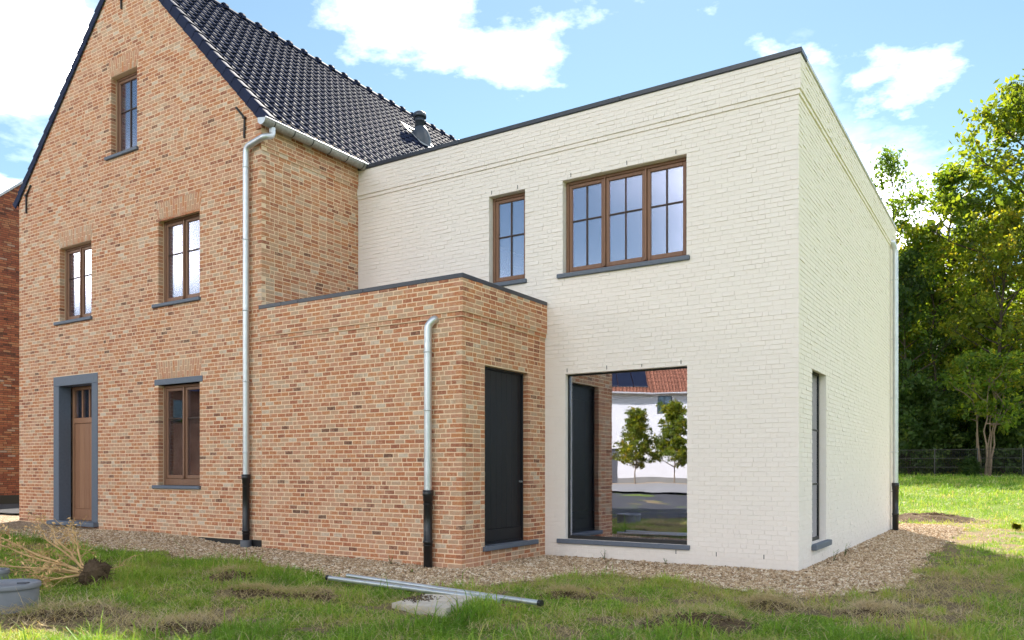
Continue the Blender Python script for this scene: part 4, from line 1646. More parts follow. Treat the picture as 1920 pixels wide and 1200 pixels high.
# mounds of earth
m_labels = ['low heap of dark earth in the fresh grass before the gable', 'small earth heap left of the two lying pipes', 'crumbled earth patch just below the left pipe end', 'wide heap of earth and straw at the bottom edge of the lawn',
            'small earth bump between gravel and lawn before the cream wall', 'large earth heap with dead weeds beyond the far corner downpipe', 'flat earth patch in the lawn at the lower left', 'small earth clod near the worn track on the right',
            'low earth heap beside the grey plastic shaft', 'small earth patch right of the pipe ends']
for (mx, my, mr, mh), lab in zip(MOUNDS, m_labels):
    V, Fc = [], []
    nr, ns = 9, 26
    for i in range(nr):
        for j in range(ns):
            a = 6.2832 * j / ns
            rr = mr * i / (nr - 1)
            px, py = mx + rr * math.cos(a) * 1.15, my + rr * math.sin(a) * 0.85
            lump = float(fbm(px, py, 9, 3)) - 0.35
            V.append((px, py, float(ground_at(px, py)) - 0.02 + mh * (1 - (i / (nr - 1)) ** 1.6) * (0.7 + 1.1 * lump) + random.uniform(-1, 1) * 0.012 * (i < nr - 1) - 0.02 * (i == nr - 1)))
    for i in range(nr - 1):
        for j in range(ns):
            Fc.append((i * ns + j, i * ns + (j + 1) % ns, (i + 1) * ns + (j + 1) % ns, (i + 1) * ns + j))
    mb = MB(); mb.add(V, Fc)
    # loose crumbs
    for q in range(40):
        a, rr = random.uniform(0, 6.28), mr * random.uniform(0.1, 1.0)
        px, py = mx + rr * math.cos(a) * 1.15, my + rr * math.sin(a) * 0.85
        zz = float(ground_at(px, py)) + mh * max(0, 1 - (rr / mr) ** 1.6) * 0.8
        s = random.uniform(0.008, 0.028)
        mb.add([(px + s * d[0] * random.uniform(.6, 1.2), py + s * d[1] * random.uniform(.6, 1.2), zz + s * d[2] * random.uniform(.5, 1)) for d in OCT], [tuple(t) for t in OCF])
    tag(mb.build('earth_mound', MAT['soil']), lab, 'earth mound', 'heaps of earth on the lawn')

# ------------------------------------------------------------------ things on the lawn
def grey_shaft(x, y, r, h, label):
    z = float(zg(np.array(x), np.array(y))) - 0.03
    t = empty('inspection_shaft', (x, y, z)); tag(t, label, 'inspection shaft', 'grey plastic shafts in the lawn')
    mb = MB()
    mb.lathe((0, 0, 0), [(r * 0.97, 0), (r * 0.97, h)], 40)
    mb.build('body', MAT['grey_plastic'], t)
    mb = MB()
    mb.lathe((0, 0, 0), [(r * 0.97, h - 0.045), (r * 1.02, h - 0.045), (r * 1.03, h - 0.04), (r * 1.03, h - 0.008), (r * 1.0, h), (r * 0.9, h + 0.002), (r * 0.87, h - 0.006), (0, h - 0.006)], 40)
    lid = mb.build('lid', MAT['grey_plastic'], t)
    mb = MB()
    mb.bbox(r * 0.45, r * 0.75, -0.03, 0.03, h - 0.005, h + 0.006, 0.003)
    mb.build('grip', MAT['frame_grey'], lid)


grey_shaft(*DRUMS[0], 0.25, 'large round grey plastic shaft with lid in the grass')
grey_shaft(*DRUMS[1], 0.19, 'smaller grey plastic shaft behind the large one at the frame edge')


def lying_pipe(p, q, r, label, caps):
    d = Vector(q) - Vector(p)
    t = empty('zinc_pipe', p); tag(t, label, 'pipe', 'zinc pipes lying by the gravel')
    mb = MB(); mb.tube([(0, 0, 0), tuple(d)], r, 16)
    mb.build('tube', MAT['zinc'], t)
    for c in caps:
        e = Vector((0, 0, 0)) if c == 0 else d
        u = d.normalized() * (1 if c == 0 else -1)
        mb = MB(); mb.tube([tuple(e - u * 0.008), tuple(e + u * 0.028)], r * 1.18, 16)
        mb.build('end_ring', MAT['black_plastic'], t)


lying_pipe((-2.00, 8.74, 0.075), (-0.12, 7.36, 0.055), 0.026, 'zinc pipe with a black left end, the one nearer the camera', (0,))
lying_pipe((-1.84, 9.02, 0.06), (0.26, 7.17, 0.058), 0.025, 'zinc pipe with a black right end, the one nearer the gravel', (1,))
lying_pipe((-1.72, 8.80, 0.035), (-0.75, 8.02, 0.03), 0.014, 'thin zinc pipe between the two thicker pipes', ())

t = empty('paving_slab', (-0.70, 7.28, 0.0)); tag(t, 'cracked pale concrete slab lying tilted in the grass below the pipes', 'slab')
mb = MB()
top_z = (0.055, 0.06, 0.075, 0.085)
crk = [(-0.95, 7.46), (-0.75, 7.42), (-0.62, 7.30), (-0.45, 7.13)]
for half in ([SLAB[0], crk[0], crk[1], crk[2], crk[3], SLAB[3]], [crk[0], SLAB[1], SLAB[2], crk[3], crk[2], crk[1]]):
    cxm, cym = sum(p[0] for p in half) / 6, sum(p[1] for p in half) / 6
    pts = [(cxm + (p[0] - cxm) * 0.985 + 0.70, cym + (p[1] - cym) * 0.985 - 7.28) for p in half]
    zt = [0.064 + 0.03 * (p[0] + 0.1) - 0.012 * (p[1] + 7.28 - 7.2) for p in pts]
    V = [(p[0], p[1], z) for p, z in zip(pts, zt)] + [(p[0], p[1], -0.03) for p in pts]
    m2 = MB(); m2.add(V, [tuple(range(6))[::-1], tuple(range(6, 12))] + [(i, (i + 1) % 6, 6 + (i + 1) % 6, 6 + i) for i in range(6)])
    m2.build('slab_piece', MAT['concrete'], t)
n = 900
bx = rng.normal(-0.86, 0.10, n); by = rng.normal(7.42, 0.10, n)
k = in_poly(bx, by, SLAB)
bx, by = bx[k] + 0.70, by[k] - 7.28
mb = MB()
for px, py in zip(bx[:220], by[:220]):
    s = random.uniform(0.004, 0.013)
    mb.add([(px + s * d[0] * random.uniform(.6, 1.4), py + s * d[1], 0.066 + s * d[2] * 0.6) for d in OCT], [tuple(q) for q in OCF])
mb.build('earth_crumbs', MAT['soil'], t, kind='stuff')

mb = MB(); mb.tube([(-0.19, 7.17, 0.028), (-0.02, 7.10, 0.03), (0.06, 7.07, 0.026)], [0.03, 0.028, 0.02], 10)
tag(mb.build('clay_pipe_shard', MAT['clay']), 'brown shard of clay pipe in the grass under the pipe ends', 'pipe shard')

# uprooted dried plant
ux, uy = -4.31, 8.32
uz = float(zg(np.array(ux), np.array(uy)))
t = empty('uprooted_shrub', (ux, uy, uz)); tag(t, 'uprooted dried-out shrub lying on its side with a ball of earth', 'uprooted shrub')
mb = MB()
V, Fc = [], []
for i in range(9):
    for j in range(14):
        th, ph = math.pi * i / 8, 6.2832 * j / 14
        rr = random.uniform(0.85, 1.15) * 0.135 * (0.55 + 0.9 * float(fbm(3 + math.cos(ph) * math.sin(th) * 2, 9 + math.sin(ph) * math.sin(th) * 2 + i * 0.6, 1.5, 3)))
        V.append((rr * math.sin(th) * math.cos(ph) * 0.95, rr * math.sin(th) * math.sin(ph), 0.11 + rr * math.cos(th) * 1.05))
for i in range(8):
    for j in range(14): Fc.append((i * 14 + j, i * 14 + (j + 1) % 14, (i + 1) * 14 + (j + 1) % 14, (i + 1) * 14 + j))
mb.add(V, Fc)
for q in range(90):
    a, b2 = random.uniform(0, 6.28), random.uniform(-0.6, 1.2)
    d = Vector((math.cos(a) * math.cos(b2), math.sin(a) * math.cos(b2), math.sin(b2)))
    s = Vector((0, 0, 0.11)) + d * 0.11
    mb.tube([s, s + d * 0.05 + Vector((random.uniform(-.03, .03),) * 3), s + d * random.uniform(0.05, 0.1) + Vector((random.uniform(-.05, .05), random.uniform(-.05, .05), random.uniform(-.06, .02)))], [0.004, 0.003, 0.001], 4)
mb.build('root_ball', MAT['soil'], t)
ends = [(-5.75, 9.6, 0.60), (-5.32, 9.12, 0.62), (-5.72, 8.75, 0.42), (-5.75, 8.42, 0.24), (-4.76, 7.96, 0.05), (-4.92, 8.92, 0.56), (-5.6, 9.2, 0.30), (-5.5, 8.55, 0.12), (-6.0, 9.0, 0.55), (-3.93, 8.55, 0.30)]
for ei, e in enumerate(ends):
    p0 = Vector((-0.08 if e[0] < ux else 0.06, 0, 0.12)); p1 = Vector((e[0] - ux, e[1] - uy, e[2]))
    mb = MB(); lf = MB()
    L = (p1 - p0).length
    pts = [p0.lerp(p1, s) + Vector((random.uniform(-1, 1), random.uniform(-1, 1), random.uniform(-.5, 1))) * 0.035 * math.sin(s * 3.14) for s in (0, .2, .4, .6, .8, 1)]
    thick = 0.015 if ei < 9 else 0.006
    mb.tube(pts, [thick * (1 - 0.75 * i / 5) for i in range(6)], 6)
    for q in range(13 if ei < 9 else 3):
        s = random.uniform(0.2, 0.98)
        i = min(4, int(s * 5)); b0 = pts[i].lerp(pts[i + 1], s * 5 - i)
        d = ((p1 - p0).normalized() * 0.7 + Vector((random.uniform(-1, 1), random.uniform(-1, 1), random.uniform(-0.5, 1.0)))).normalized()
        l = random.uniform(0.12, 0.42) * (1.1 - 0.5 * s)
        b1, b2 = b0 + d * l * 0.5, b0 + d * l + Vector((0, 0, random.uniform(-.06, .05)))
        mb.tube([b0, b1, b2], [0.0045, 0.0032, 0.0015], 4)
        if ei < 9:
            for w in range(random.randrange(1, 14)):
                c = b1.lerp(b2, random.uniform(0, 1.1)) + Vector((random.gauss(0, .03), random.gauss(0, .03), random.gauss(0, .03)))
                u = Vector((random.gauss(0, 1), random.gauss(0, 1), random.gauss(0, 1))).normalized() * random.uniform(0.016, 0.034)
                v = u.cross(Vector((random.gauss(0, 1), random.gauss(0, 1), random.gauss(0, 1)))).normalized() * random.uniform(0.006, 0.012)
                lf.add([c - u, c + v, c + u, c - v], [(0, 1, 2, 3)], random.uniform(-0.3, 0.4))
    st = mb.build('stem', MAT['dry_stem'], t)
    if lf.v: lf.build('dry_leaves', MAT['dry_stem'], st, kind='stuff')


def weed(x, y, h, n, label, mat='leaf_green', leaf=0.03):
    z = float(ground_at(x, y)) - 0.01
    t = empty('weed', (x, y, z)); tag(t, label, 'weed')
    mb, lf = MB(), MB()
    for i in range(n):
        a = random.uniform(0, 6.28); d = Vector((math.cos(a) * 0.35, math.sin(a) * 0.35, 1)).normalized()
        l = h * random.uniform(0.6, 1.0)
        mb.tube([(0, 0, 0), tuple(d * l * 0.5), tuple(d * l + Vector((math.cos(a), math.sin(a), -0.3)) * l * 0.12)], [0.003, 0.0025, 0.001], 4)
        for q in range(9):
            c = d * l * random.uniform(0.2, 1.0)
            b2 = random.uniform(0, 6.28)
            u = Vector((math.cos(b2), math.sin(b2), random.uniform(-0.2, 0.7))).normalized() * leaf * random.uniform(0.6, 1.2)
            v = u.cross(Vector((0, 0, 1))).normalized() * leaf * 0.35
            lf.add([c, c + u * 0.5 + v, c + u, c + u * 0.5 - v], [(0, 1, 2, 3)], random.uniform(0.2, 0.8))
    mb.build('stem', MAT['leaf_dark'], t)
    lf.build('leaves', MAT[mat], t, kind='stuff')


wl = [(h2w(1.0, 1.93), 0.20, 3, 'thin weed at the foot of the cream wall near the porch'), (h2w(1.9, 1.90), 0.14, 3, 'short weed growing below the large window'),
      (h2w(3.66, 3.5), 0.20, 3, 'thin weed in the gravel under the slit window'), (h2w(3.68, 4.15), 0.26, 4, 'taller weed in the gravel past the slit window'),
      (h2w(-1.0, -0.16), 0.16, 4, 'small weed sprouting at the foot of the porch wall'), (h2w(-0.3, -0.6), 0.08, 3, 'tiny seedling in the gravel before the porch')]
for (p, h_, n_, lab) in wl: weed(p[0], p[1], h_, n_, lab, leaf=0.022)
weed(10.25, 16.35, 0.15, 24, 'yellow-green weed clump at the right edge of the lawn', 'leaf_yellow', 0.11)
weed(8.15, 17.6, 0.16, 12, 'low leafy weed at the end of the gravel by the earth heap', 'leaf_green', 0.09)

# ------------------------------------------------------------------ pavement and the house next door
def sheet(name, poly, mat, off, step=1.0, kind='structure'):
    xs, ys = [p[0] for p in poly], [p[1] for p in poly]
    a = np.arange(min(xs), max(xs) + step, step); b_ = np.arange(min(ys), max(ys) + step, step)
    A, B = np.meshgrid(a, b_)
    idx = np.arange(A.size).reshape(A.shape)
    cxm, cym = (A[:-1, :-1] + step / 2), (B[:-1, :-1] + step / 2)
    k = in_poly(cxm, cym, poly).ravel()
    f = np.stack([idx[:-1, :-1], idx[:-1, 1:], idx[1:, 1:], idx[1:, :-1]], -1).reshape(-1, 4)[k]
    o = mesh_obj(name, np_mesh(name, np.stack([A, B, zg(A, B) + off], -1).reshape(-1, 3), f, 4, MAT[mat]))
    return tag(o, kind=kind)


sheet('pavement', [tuple(h2w(*p)) for p in ((-18.2, -0.2), (-11.1, 0.9), (-11.1, 2.9), (-18.2, 2.9))], 'asphalt', 0.05, 0.25)

nb_org = h2w(-18.3, 3.0)
nbh = empty('neighbour_house', (nb_org[0], nb_org[1], 0.2), HROT)
tag(nbh, 'dark red brick house at the left frame edge, gable side only', 'house')
F_NB = Frame((0, 0, 0), (0, 1, 0), (1, 0, 0))
NS = [(-1, 0, 9)]
mb = MB()
# a rises away from the camera; the visible rake climbs with it
z_at = lambda a: NBZ0 + NBS * a
NBZ0, NBS = 8.42, 0.914
planes = [(-NBS, 1, NBZ0)]
backing(mb, F_NB, -1.0, 8.0, 0.3, 17.0, [], 0.0, planes)
wall = mb.build('wall', MAT['dark_mortar'], nbh)
br = courses(F_NB, -1.0, 6.0, 6, 220, [], rake=lambda z: (max(-1.0, (z - NBZ0) / NBS), 6.0), ls=0.20, lh=0.095, j=0.012, hj=0.013, ph=0.12)
mb = MB()
for b in br: add_brick(mb, b[:6] + (0.008, b[7]), 0.002, 0.003, None)
mb.build('brickwork', MAT['dark_red_brick'], wall, kind='stuff')
mb = MB(); mb.box(-0.05, 0.004, -1.0, 8.0, -0.3, 0.31); mb.build('plinth', MAT['membrane'], nbh)
mb = MB()
mb.box(-8, -0.06, -1.0, -0.8, -0.2, 7.3); mb.box(-8, -7.8, -0.8, 8, -0.2, 7.3); mb.box(-7.8, -0.06, 7.8, 8, -0.2, 7.3); mb.box(-7.8, -0.06, -0.8, 7.8, 7.1, 7.3)
mb.build('rear_wall', MAT['dark_red_brick'], nbh)
mb = MB()
zz = lambda a: NBZ0 + NBS * a
mb.add([(-0.25, -1, zz(-1) + 0.05), (0.04, -1, zz(-1) + 0.05), (0.04, 8, zz(8) + 0.05), (-0.25, 8, zz(8) + 0.05), (-0.25, -1, zz(-1)), (0.04, -1, zz(-1)), (0.04, 8, zz(8)), (-0.25, 8, zz(8))],
       [(0, 1, 2, 3), (0, 4, 5, 1), (1, 5, 6, 2), (4, 7, 6, 5), (2, 6, 7, 3)])
mb.build('coping', MAT['lead'], nbh)

# ------------------------------------------------------------------ street behind the camera, seen in the large pane
sd_ = np.array([0.424, -0.906]); sn = np.array([0.906, 0.424]); so = np.array([-37.5, -16.6])
sp = lambda t, n: tuple(so + sd_ * t + sn * n)
strip = lambda n0, n1, t=70: [sp(-t, n0), sp(t, n0), sp(t, n1), sp(-t, n1)]
sheet('gravel_verge', strip(0.3, 8.5, 25), 'gravel_bed', 0.012, 0.6)
sheet('pavement', strip(8.5, 23.0), 'pavement', 0.10, 0.6)
sheet('road', strip(23.0, 38.3), 'asphalt', 0.012, 0.6)
wh = empty('white_house', (so[0], so[1], 0.2), math.atan2(sd_[1], sd_[0]))
tag(wh, 'white rendered house with red tiled roof across the street, reflected in the large window', 'house')
F_WH = Frame((0, 0, 0), (1, 0, 0), (0, 1, 0))    # a along the street, normal to the street
WW, WE = 11.0, 6.70
win_w = [(0.45, 1.50, 5.05, 6.35), (-6.5, -5.4, 5.05, 6.35), (6.0, 7.1, 5.05, 6.35), (-7.2, -5.6, 0.9, 2.7), (5.6, 7.2, 0.9, 2.7)]
wdoor = (-3.4, -2.4, 0.05, 2.5)
mb = MB(); backing(mb, F_WH, -WW, WW, -0.3, WE, win_w + [wdoor], 0.0, (), 0.15)
mb.box(-WW, -WW + 0.2, -9, -0.01, -0.3, WE); mb.box(WW - 0.2, WW, -9, -0.01, -0.3, WE); mb.box(-WW, WW, -9.2, -9, -0.3, WE)
for s in (-1, 1): mb.add([(s * WW, 0, WE), (s * WW, -9.2, WE), (s * WW, -4.6, WE + 4.2)], [(0, 1, 2)])
mb.build('wall', MAT['white_render'], wh)
mb = MB(); mb.box(-WW, wdoor[0], 0.002, 0.02, -0.3, 0.45); mb.box(wdoor[1], WW, 0.002, 0.02, -0.3, 0.45); mb.build('plinth', MAT['pavement'], wh)
for hle in win_w:
    mb = MB(); ring(mb, F_WH, *hle, 0.07, -0.14, -0.06)
    m_ = (hle[0] + hle[1]) / 2
    F_WH.box(mb, m_ - 0.02, m_ + 0.02, -0.11, -0.06, hle[2] + 0.07, hle[3] - 0.07, 0.004); F_WH.box(mb, hle[0] + 0.07, hle[1] - 0.07, -0.11, -0.06, (hle[2] + hle[3]) / 2 - 0.02, (hle[2] + hle[3]) / 2 + 0.02, 0.004)
    w = mb.build('window', MAT['frame_grey'], wh)
    pane(F_WH, w, hle[0] + 0.07, hle[1] - 0.07, hle[2] + 0.07, hle[3] - 0.07, -0.10, 'clear_glass')
mb = MB(); ring(mb, F_WH, *wdoor, 0.10, -0.15, -0.05); F_WH.box(mb, wdoor[0] + 0.1, wdoor[1] - 0.1, -0.12, -0.08, wdoor[2] + 0.1, wdoor[3] - 0.1)
mb.build('door', MAT['frame_grey'], wh)
rf = MB()
rf.add([(-WW - 0.1, 0.35, WE - 0.15), (WW + 0.1, 0.35, WE - 0.15), (WW + 0.1, -4.6, WE + 4.35), (-WW - 0.1, -4.6, WE + 4.35)], [(0, 1, 2, 3)])
rf.add([(-WW - 0.1, -9.5, WE - 0.15), (WW + 0.1, -9.5, WE - 0.15), (WW + 0.1, -4.6, WE + 4.35), (-WW - 0.1, -4.6, WE + 4.35)], [(0, 1, 2, 3)])
roof2 = rf.build('roof', MAT['red_tile'], wh)
mb = MB()
for i in range(92):
    a = -WW + i * 0.24
    mb.tube([(a, 0.36, WE - 0.14), (a, -4.6, WE + 4.36)], 0.055, 5, False, random.uniform(-0.25, 0.25))
for j in range(16):
    q = j / 16
    mb.box(-WW - 0.1, WW + 0.1, 0.35 - 4.95 * q - 0.03, 0.35 - 4.95 * q, WE - 0.15 + 4.5 * q, WE - 0.07 + 4.5 * q, random.uniform(-0.2, 0.1))
mb.build('roof_tiling', MAT['red_tile'], roof2, kind='stuff')
mb = MB(); mb.tube([(-WW, 0.42, WE - 0.17), (WW, 0.42, WE - 0.17)], 0.08, 8); mb.build('gutter', MAT['lead'], wh)
mb = MB()
for i in range(4):
    a0 = -4.4 + i * 1.05
    q0, q1 = 0.10, 0.48
    P_ = lambda a, q, o: (a, 0.35 - 4.95 * q + 0.10 * 0.67, WE - 0.15 + 4.5 * q + 0.10 * 0.74 + o)
    mb.add([P_(a0, q0, 0), P_(a0 + 1.0, q0, 0), P_(a0 + 1.0, q1, 0), P_(a0, q1, 0), P_(a0, q0, -.05), P_(a0 + 1.0, q0, -.05), P_(a0 + 1.0, q1, -.05), P_(a0, q1, -.05)],
           [(0, 1, 2, 3), (0, 4, 5, 1), (1, 5, 6, 2), (2, 6, 7, 3), (3, 7, 4, 0)])
mb.build('solar_panel', MAT['solar_glass'], roof2)


# brick house over the road, mirrored in the ground-floor gable window
bh = empty('brick_house', (-40.0, 12.0, 0.2), math.pi / 2)
tag(bh, 'plain brick house across the road, mirrored in the ground-floor gable window', 'house')
F_BH = Frame((0, 0, 0), (1, 0, 0), (0, -1, 0))
bw = [(-4.5, -3.3, 1.0, 2.6), (3.2, 4.4, 1.0, 2.6), (-1.0, 0.2, 3.6, 5.0)]
mb = MB(); backing(mb, F_BH, -7, 7, -0.3, 5.6, bw, 0.0)
mb.box(-7, 7, 8.8, 9, -0.3, 5.6); mb.box(-7, -6.8, 0.01, 8.8, -0.3, 5.6); mb.box(6.8, 7, 0.01, 8.8, -0.3, 5.6)
for q in (-7, 7): mb.add([(q, 0, 5.6), (q, 9, 5.6), (q, 4.5, 9.6)], [(0, 1, 2)])
mb.build('wall', MAT['reclaimed_brick'], bh)
mb = MB()
mb.add([(-7.2, -0.35, 5.4), (7.2, -0.35, 5.4), (7.2, 4.5, 9.75), (-7.2, 4.5, 9.75)], [(0, 1, 2, 3)]); mb.add([(-7.2, 9.35, 5.4), (7.2, 9.35, 5.4), (7.2, 4.5, 9.75), (-7.2, 4.5, 9.75)], [(0, 1, 2, 3)])
mb.build('roof', MAT['roof_tile'], bh)
for hle in bw:
    mb = MB(); ring(mb, F_BH, *hle, 0.08, -0.14, -0.06); w = mb.build('window', MAT['brown_frame'], bh)
    pane(F_BH, w, hle[0] + 0.08, hle[1] - 0.08, hle[2] + 0.08, hle[3] - 0.08, -0.1, 'clear_glass')

# ------------------------------------------------------------------ trees
def leaf_cloud(centers, sig, per, size, tone0=0.35, tvar=0.2, droop=0.0):
    c = np.repeat(np.asarray(centers, float), per, 0)
    ct = np.repeat(rng.normal(tone0, tvar * 0.6, len(centers)), per)
    n = len(c)
    c = c + rng.normal(0, 1, (n, 3)) * sig * np.array([1, 1, 0.75]) - np.array([0, 0, droop]) * rng.random((n, 1))
    u = rng.normal(0, 1, (n, 3)); u[:, 2] -= droop * 0.6; u /= np.linalg.norm(u, axis=1)[:, None]
    w = rng.normal(0, 1, (n, 3)); w[:, 2] += 0.4
    v = np.cross(u, w); v /= np.linalg.norm(v, axis=1)[:, None] + 1e-9
    s = size * np.exp(rng.normal(0, 0.38, n))[:, None]
    P = np.stack([c - u * s, c + v * s * 0.55 - u * s * 0.1, c + u * s, c - v * s * 0.55 - u * s * 0.1], 1)
    t = np.clip(ct + rng.normal(0, tvar * 0.6, n), 0, 1)
    return P.reshape(-1, 3), np.arange(n * 4).reshape(-1, 4), t


def tree_template(seed, h, rad, start, limbs, per, size, bark, leafmat, tone0, lean=0.0, stems=1, airy=1.0, droop=0.0, trunk_r=None, profile=None):
    rs = random.Random(seed)
    mb = MB(); centers = []
    profile = profile or (lambda q: math.sin(math.pi * min(1, 0.18 + q * 0.80)) ** 0.7)
    tr = trunk_r or h * 0.013
    for st in range(stems):
        a0 = rs.uniform(0, 6.28)
        off = 0 if stems == 1 else rs.uniform(0.12, 0.3)
        top = Vector((math.cos(a0) * (off * h * 0.6 if stems > 1 else lean * h), math.sin(a0) * (off * h * 0.6 if stems > 1 else lean * h), h * rs.uniform(0.85, 1) if stems > 1 else h))
        N = 9
        tp = [Vector((math.cos(a0) * off * 0.5, math.sin(a0) * off * 0.5, -0.2)).lerp(top, i / N) + Vector((rs.gauss(0, 1), rs.gauss(0, 1), 0)) * h * 0.011 * (0 if i == 0 else 1) for i in range(N + 1)]
        mb.tube(tp, [tr * (1 - 0.9 * (i / N) ** 0.8) * (1.35 if i == 0 else 1) for i in range(N + 1)], 8)
        ga = rs.uniform(0, 6.28)
        for li in range(limbs):
            q = (li + rs.random()) / limbs
            f = start + (0.98 - start) * q
            i = min(N - 1, int(f * N)); b0 = tp[i].lerp(tp[i + 1], f * N - i)
            ga += 2.4 + rs.uniform(-0.5, 0.5)
            L = rad * profile(q) * rs.uniform(0.65, 1.15)
            el = 0.25 + 0.85 * q + rs.uniform(-0.25, 0.25)
            d = Vector((math.cos(ga) * math.cos(el), math.sin(ga) * math.cos(el), math.sin(el)))
            pts = [b0]
            for s in range(1, 5):
                d2 = (d + Vector((rs.gauss(0, .16), rs.gauss(0, .16), rs.gauss(0.04 - droop * 0.05 * s, .12)))).normalized()
                pts.append(pts[-1] + d2 * L / 4)
            r0 = tr * (1 - 0.85 * f) * 0.55 + 0.012
            mb.tube(pts, [r0 * (1 - 0.2 * k) for k in range(5)], 5, False)
            for s in (2, 3, 4):
                if rs.random() < airy: centers.append(pts[s] + Vector((rs.gauss(0, .2), rs.gauss(0, .2), rs.gauss(0.1, .2))))
            for tw in range(5):
                s = rs.uniform(0.35, 1.0) * 4; i2 = min(3, int(s)); c0 = pts[i2].lerp(pts[i2 + 1], s - i2)
                dd = (d * 0.6 + Vector((rs.gauss(0, .6), rs.gauss(0, .6), rs.gauss(0.15 - droop, .4)))).normalized()
                l = L * rs.uniform(0.22, 0.45)
                e = c0 + dd * l
                mb.tube([c0, c0.lerp(e, 0.5) + Vector((0, 0, 0.05 * l)), e], [r0 * 0.4, r0 * 0.28, r0 * 0.1], 4, False)
                centers.append(e)
                if rs.random() < 0.7 * airy: centers.append(c0.lerp(e, 0.6) + Vector((rs.gauss(0, .15), rs.gauss(0, .15), rs.gauss(0, .15))))
    v = np.array(mb.v); fl = mb.f
    tm = bpy.data.meshes.new('trunk'); tm.from_pydata(v.tolist(), [], fl); tm.materials.append(MAT[bark])
    tm.polygons.foreach_set('use_smooth', np.ones(len(fl), bool))
    sig = rad * 0.075
    P, F, t = leaf_cloud([tuple(c) for c in centers], sig, per, size, tone0, 0.24, droop)
    cm = np_mesh('crown', P, F, 4, MAT[leafmat], t)
    return tm, cm


def put_tree(name, tmpl, x, y, h, rot, label, cat='tree', group=None, sx=1.0, href=20.0):
    z = float(zg(np.array(x), np.array(y))) - 0.05
    t = empty(name, (x, y, z), rot); tag(t, label, cat, group)
    s = h / href
    t.scale = (s * sx, s * sx, s)
    mesh_obj('trunk', tmpl[0], t); mesh_obj('crown', tmpl[1], t)
    return t


OAK = tree_template(1, 20, 5.2, 0.26, 31, 38, 0.135, 'bark', 'leaf_yellow', 0.22)
ASH = tree_template(2, 20, 3.9, 0.36, 26, 32, 0.125, 'bark', 'leaf_green', 0.45, lean=0.06)
YEL = tree_template(3, 20, 5.2, 0.28, 30, 36, 0.125, 'bark', 'leaf_yellow', 0.40)
BIRCH = tree_template(4, 20, 2.9, 0.32, 28, 24, 0.085, 'bark', 'leaf_green', 0.18, airy=0.7, droop=0.7, trunk_r=0.16)
DARK = tree_template(5, 20, 5.5, 0.20, 34, 34, 0.14, 'bark', 'leaf_dark', 0.40)
SLIM = tree_template(6, 20, 3.8, 0.52, 20, 26, 0.12, 'bark', 'leaf_green', 0.45, lean=0.10, trunk_r=0.17)
HAZEL = tree_template(7, 5, 1.5, 0.50, 6, 13, 0.07, 'pale_bark', 'leaf_green', 0.5, stems=6, trunk_r=0.055)
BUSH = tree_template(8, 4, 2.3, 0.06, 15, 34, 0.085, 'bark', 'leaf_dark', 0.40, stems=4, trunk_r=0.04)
BUSHG = tree_template(9, 4, 2.2, 0.06, 15, 30, 0.085, 'bark', 'leaf_green', 0.45, stems=4, trunk_r=0.04)

G = 'trees beyond the fence'
# distance, picture column -> place on the ground
col = lambda px, d: ((px - 960) / 1510 * d, d)
put_tree('birch_tree', BIRCH, *col(1662, 50), 20.3, 0.4, 'slender airy birch nearest the cream wall', group=G, sx=0.95)
put_tree('oak_tree', OAK, *col(1935, 45), 21.5, 1.1, 'tallest broad tree at the right frame edge', group=G)
put_tree('ash_tree', ASH, *col(1812, 48), 18.6, 2.2, 'ragged tree with a bare leaning top left of the tallest tree', group=G)
put_tree('maple_tree', YEL, *col(1885, 42.5), 13.5, 0.2, 'yellowing rounded tree in front of the tallest tree', group=G)
put_tree('leafy_tree', ASH, *col(1735, 55), 14.5, 4.0, 'lower green tree in the gap right of the birch', group=G)
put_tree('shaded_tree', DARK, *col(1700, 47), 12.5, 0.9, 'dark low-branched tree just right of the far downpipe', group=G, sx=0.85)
put_tree('slim_tree', SLIM, *col(1775, 46), 14.5, 3.3, 'slim leaning tree with bare lower trunk behind the fence', group=G)
put_tree('slim_tree', SLIM, *col(1850, 49), 15.0, 5.1, 'taller slim bare-trunked tree leaning right', group=G)
put_tree('ash_tree', ASH, *col(1716, 53), 15.0, 1.9, 'mid-green tree filling the dip between the birch and the ragged tree', group=G, sx=1.15)
put_tree('maple_tree', OAK, *col(1768, 52), 14.6, 2.9, 'round-crowned tree standing left of the slim leaning tree', group=G)
rr = random.Random(21)
back = [OAK, ASH, SLIM, YEL, ASH, OAK, SLIM]
for i in range(24):
    d = rr.uniform(57, 84); px = rr.uniform(1640, 2060)
    put_tree('woodland_tree', back[i % 7], *col(px, d), rr.uniform(11, 16), rr.uniform(0, 6.28), 'tall leafy tree standing deep in the wood behind the fence', group='trees deep in the wood', sx=rr.uniform(0.8, 1.1))
for i in range(5):
    put_tree('woodland_tree', back[i], *col(1440 + 45 * i, 52 + 5 * (i % 3)), 15 + 2 * (i % 2), i * 1.3, 'tall leafy tree standing deep in the wood behind the fence', group='trees deep in the wood')
for i, (px, d, h) in enumerate(((2090, 43, 19), (2240, 48, 21))):
    put_tree('edge_tree', back[i], *col(px, d), h, i * 1.7, 'broad tree at the edge of the wood outside the right of the view', group='trees along the edge of the wood')
t = put_tree('hazel_shrub', HAZEL, *col(1845, 40.6), 6.2, 0.5, 'pale multi-stemmed shrub in front of the fence', 'shrub', href=5.0)
G2 = 'bushes under the trees'
